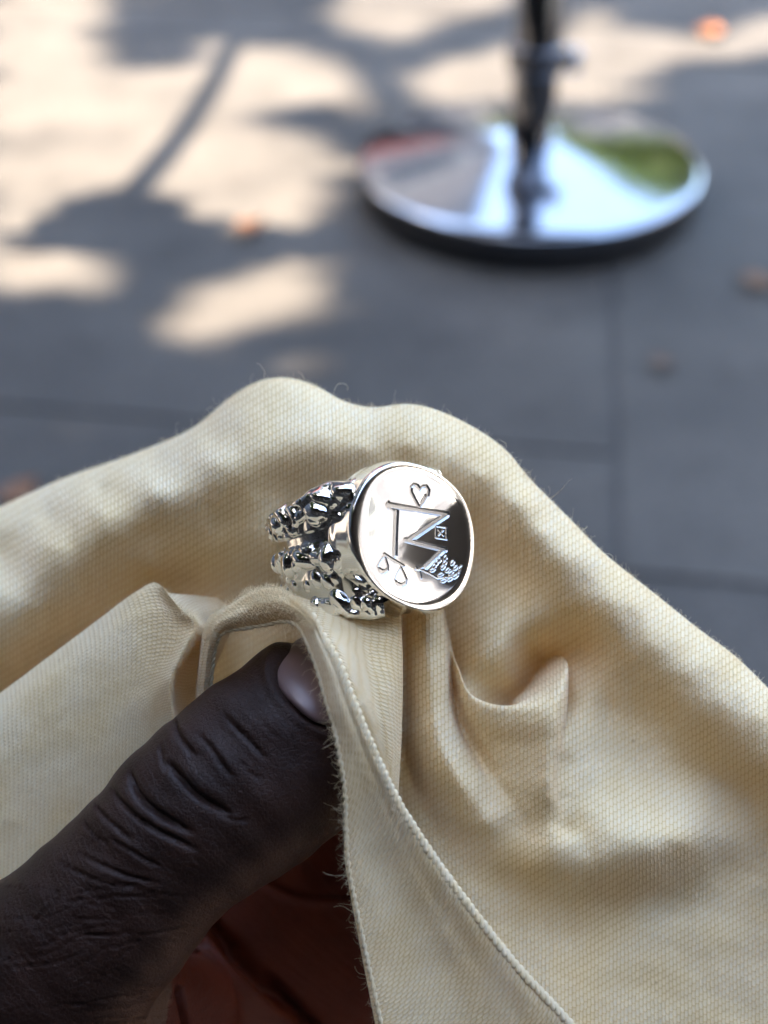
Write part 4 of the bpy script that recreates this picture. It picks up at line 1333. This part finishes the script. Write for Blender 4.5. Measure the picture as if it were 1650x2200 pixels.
# raised burr along the cuts
Hf = Hf + wobble(flat[:, 0], flat[:, 1], 0.004, 2.4, 12, 9)
vf = face_pt(flat, Hf)
vf = np.concatenate([vf, face_pt(cen_i[None], np.array([-0.52]))])
ff = grid_faces(NR, NA, wrap_v=True)
last = (NR - 1) * NA
tri = [(last + i, len(vf) - 1, last + (i + 1) % NA) for i in range(NA)]
fo = np.max(own[ff], axis=1)


def sub_mesh(name, fsel, parent):
    used, inv = np.unique(fsel, return_inverse=True)
    return mesh_obj(name, vf[used], inv.reshape(fsel.shape), M_ENGRAVE, parent)


base_f = ff[fo < 0]
used, inv = np.unique(base_f, return_inverse=True)
remap = {int(u): i for i, u in enumerate(used)}
fl = [tuple(q) for q in inv.reshape(base_f.shape)]
ci = len(used)
fl += [(remap[a], ci, remap[c]) for a, b, c in tri if a in remap and c in remap]
face_o = mesh_obj('signet_face', np.concatenate([vf[used], vf[-1:]]), fl, M_SILVER, ring)
for k_, nm in enumerate(names):
    sub_mesh(nm, ff[fo == k_], face_o)

# shank: nugget-textured band, plain inside
NPHI, NT = 620, 110
phi = np.linspace(rad(24), rad(336), NPHI)            # measured from the face normal, going left round the back
aphi = np.minimum(phi, 2 * np.pi - phi)
Wd = np.interp(aphi, [rad(20), rad(45), rad(75), rad(124), rad(180)], [16.8, 16.6, 14.4, 10.2, 7.0])
Ro = np.interp(aphi, [rad(20), rad(45), rad(75), rad(124), rad(180)], [11.6, 11.0, 10.4, 10.2, 10.0])
t1 = np.linspace(-1, 1, NT)
S_ = (phi * 10.7)[:, None] + 0 * t1[None]
T_ = (Wd / 2)[:, None] * t1[None]
rl = np.random.default_rng(3)
lump = np.zeros(S_.shape)
smax = 2 * np.pi * 10.7
rowspec = [(0.62, 0.98, 1.05, 0.75, 1.35, 0.60), (-0.14, 0.12, 1.05, 0.7, 1.3, 0.58), (-1.0, -0.72, 1.05, 0.6, 1.15, 0.55), (-0.70, -0.2, 1.3, 0.5, 0.95, 0.34), (0.46, 0.72, 1.4, 0.45, 0.85, 0.5)]
for f0_, f1_, stp, ra_, rb_, hk in rowspec:
    s0 = 3.5
    while s0 < smax - 3.5:
        s0 += stp * 1.05 * rl.uniform(0.6, 1.4)
        w0 = np.interp(min(s0, smax - s0) / 10.7, [rad(20), rad(45), rad(75), rad(124), rad(180)], [16.8, 16.6, 14.4, 10.2, 7.0]) / 2
        t0 = w0 * rl.uniform(f0_, f1_)
        r0 = rl.uniform(ra_, rb_) * 1.25 * (0.55 + 0.45 * w0 / 7.8); hgt = r0 * hk * rl.uniform(0.75, 1.35)
        e = rl.uniform(0.75, 1.4); an_ = rl.uniform(0, 3.14)
        ds, dt = S_ - s0, T_ - t0
        a_ = (ds * math.cos(an_) + dt * math.sin(an_)) / e; b_ = (-ds * math.sin(an_) + dt * math.cos(an_)) * e
        q = 1 - (a_ ** 2 + b_ ** 2) / r0 ** 2
        lump = np.maximum(lump, hgt * np.maximum(q, 0) ** 0.6)
ridge = np.abs(wobble(S_, T_, 1.0, 3.4, 8, 14))
fr2 = T_ / (Wd / 2)[:, None]
chan = smoothstep(0.16, 0.23, fr2) * smoothstep(0.42, 0.35, fr2)
D_ = lump * (1 - 0.85 * chan) + (0.17 * ridge) * (1 - 0.9 * chan) - 0.06 * chan
D_ *= smoothstep(0, 0.12, (1 - np.abs(t1))[None] * 1.0 + 0.02)
edge_round = 0.9 * (1 - np.sqrt(np.maximum(0, 1 - np.clip((np.abs(t1) - 0.86) / 0.14, 0, 1) ** 2)))
Rr = Ro[:, None] + D_ - edge_round[None]
tw = T_ + 0.22 * wobble(S_, T_, 1.0, 5.0, 6, 44) * (np.abs(t1) ** 4)[None]
# phi runs left from the face normal
e_r = np.cos(phi)[:, None] * rn[None] - np.sin(phi)[:, None] * rx[None]
outer = RC + (e_r[:, None, :] * Rr[..., None] + ra * tw[..., None]) * 1e-3
innr = RC + (e_r[:, None, :] * 9.15 + ra * tw[:, ::-1][..., None]) * 1e-3
gs = np.concatenate([outer, innr], 1)
shank = mesh_obj('shank', gs.reshape(-1, 3), grid_faces(NPHI, 2 * NT, wrap_v=True), M_OXID, ring)
tar = np.concatenate([1 - smoothstep(0.05, 0.42, D_ + 0.22 * chan), np.full(D_.shape, 0.3)], 1)
at = shank.data.attributes.new('tarnish', 'FLOAT', 'POINT'); at.data.foreach_set('value', tar.ravel().astype(np.float32))
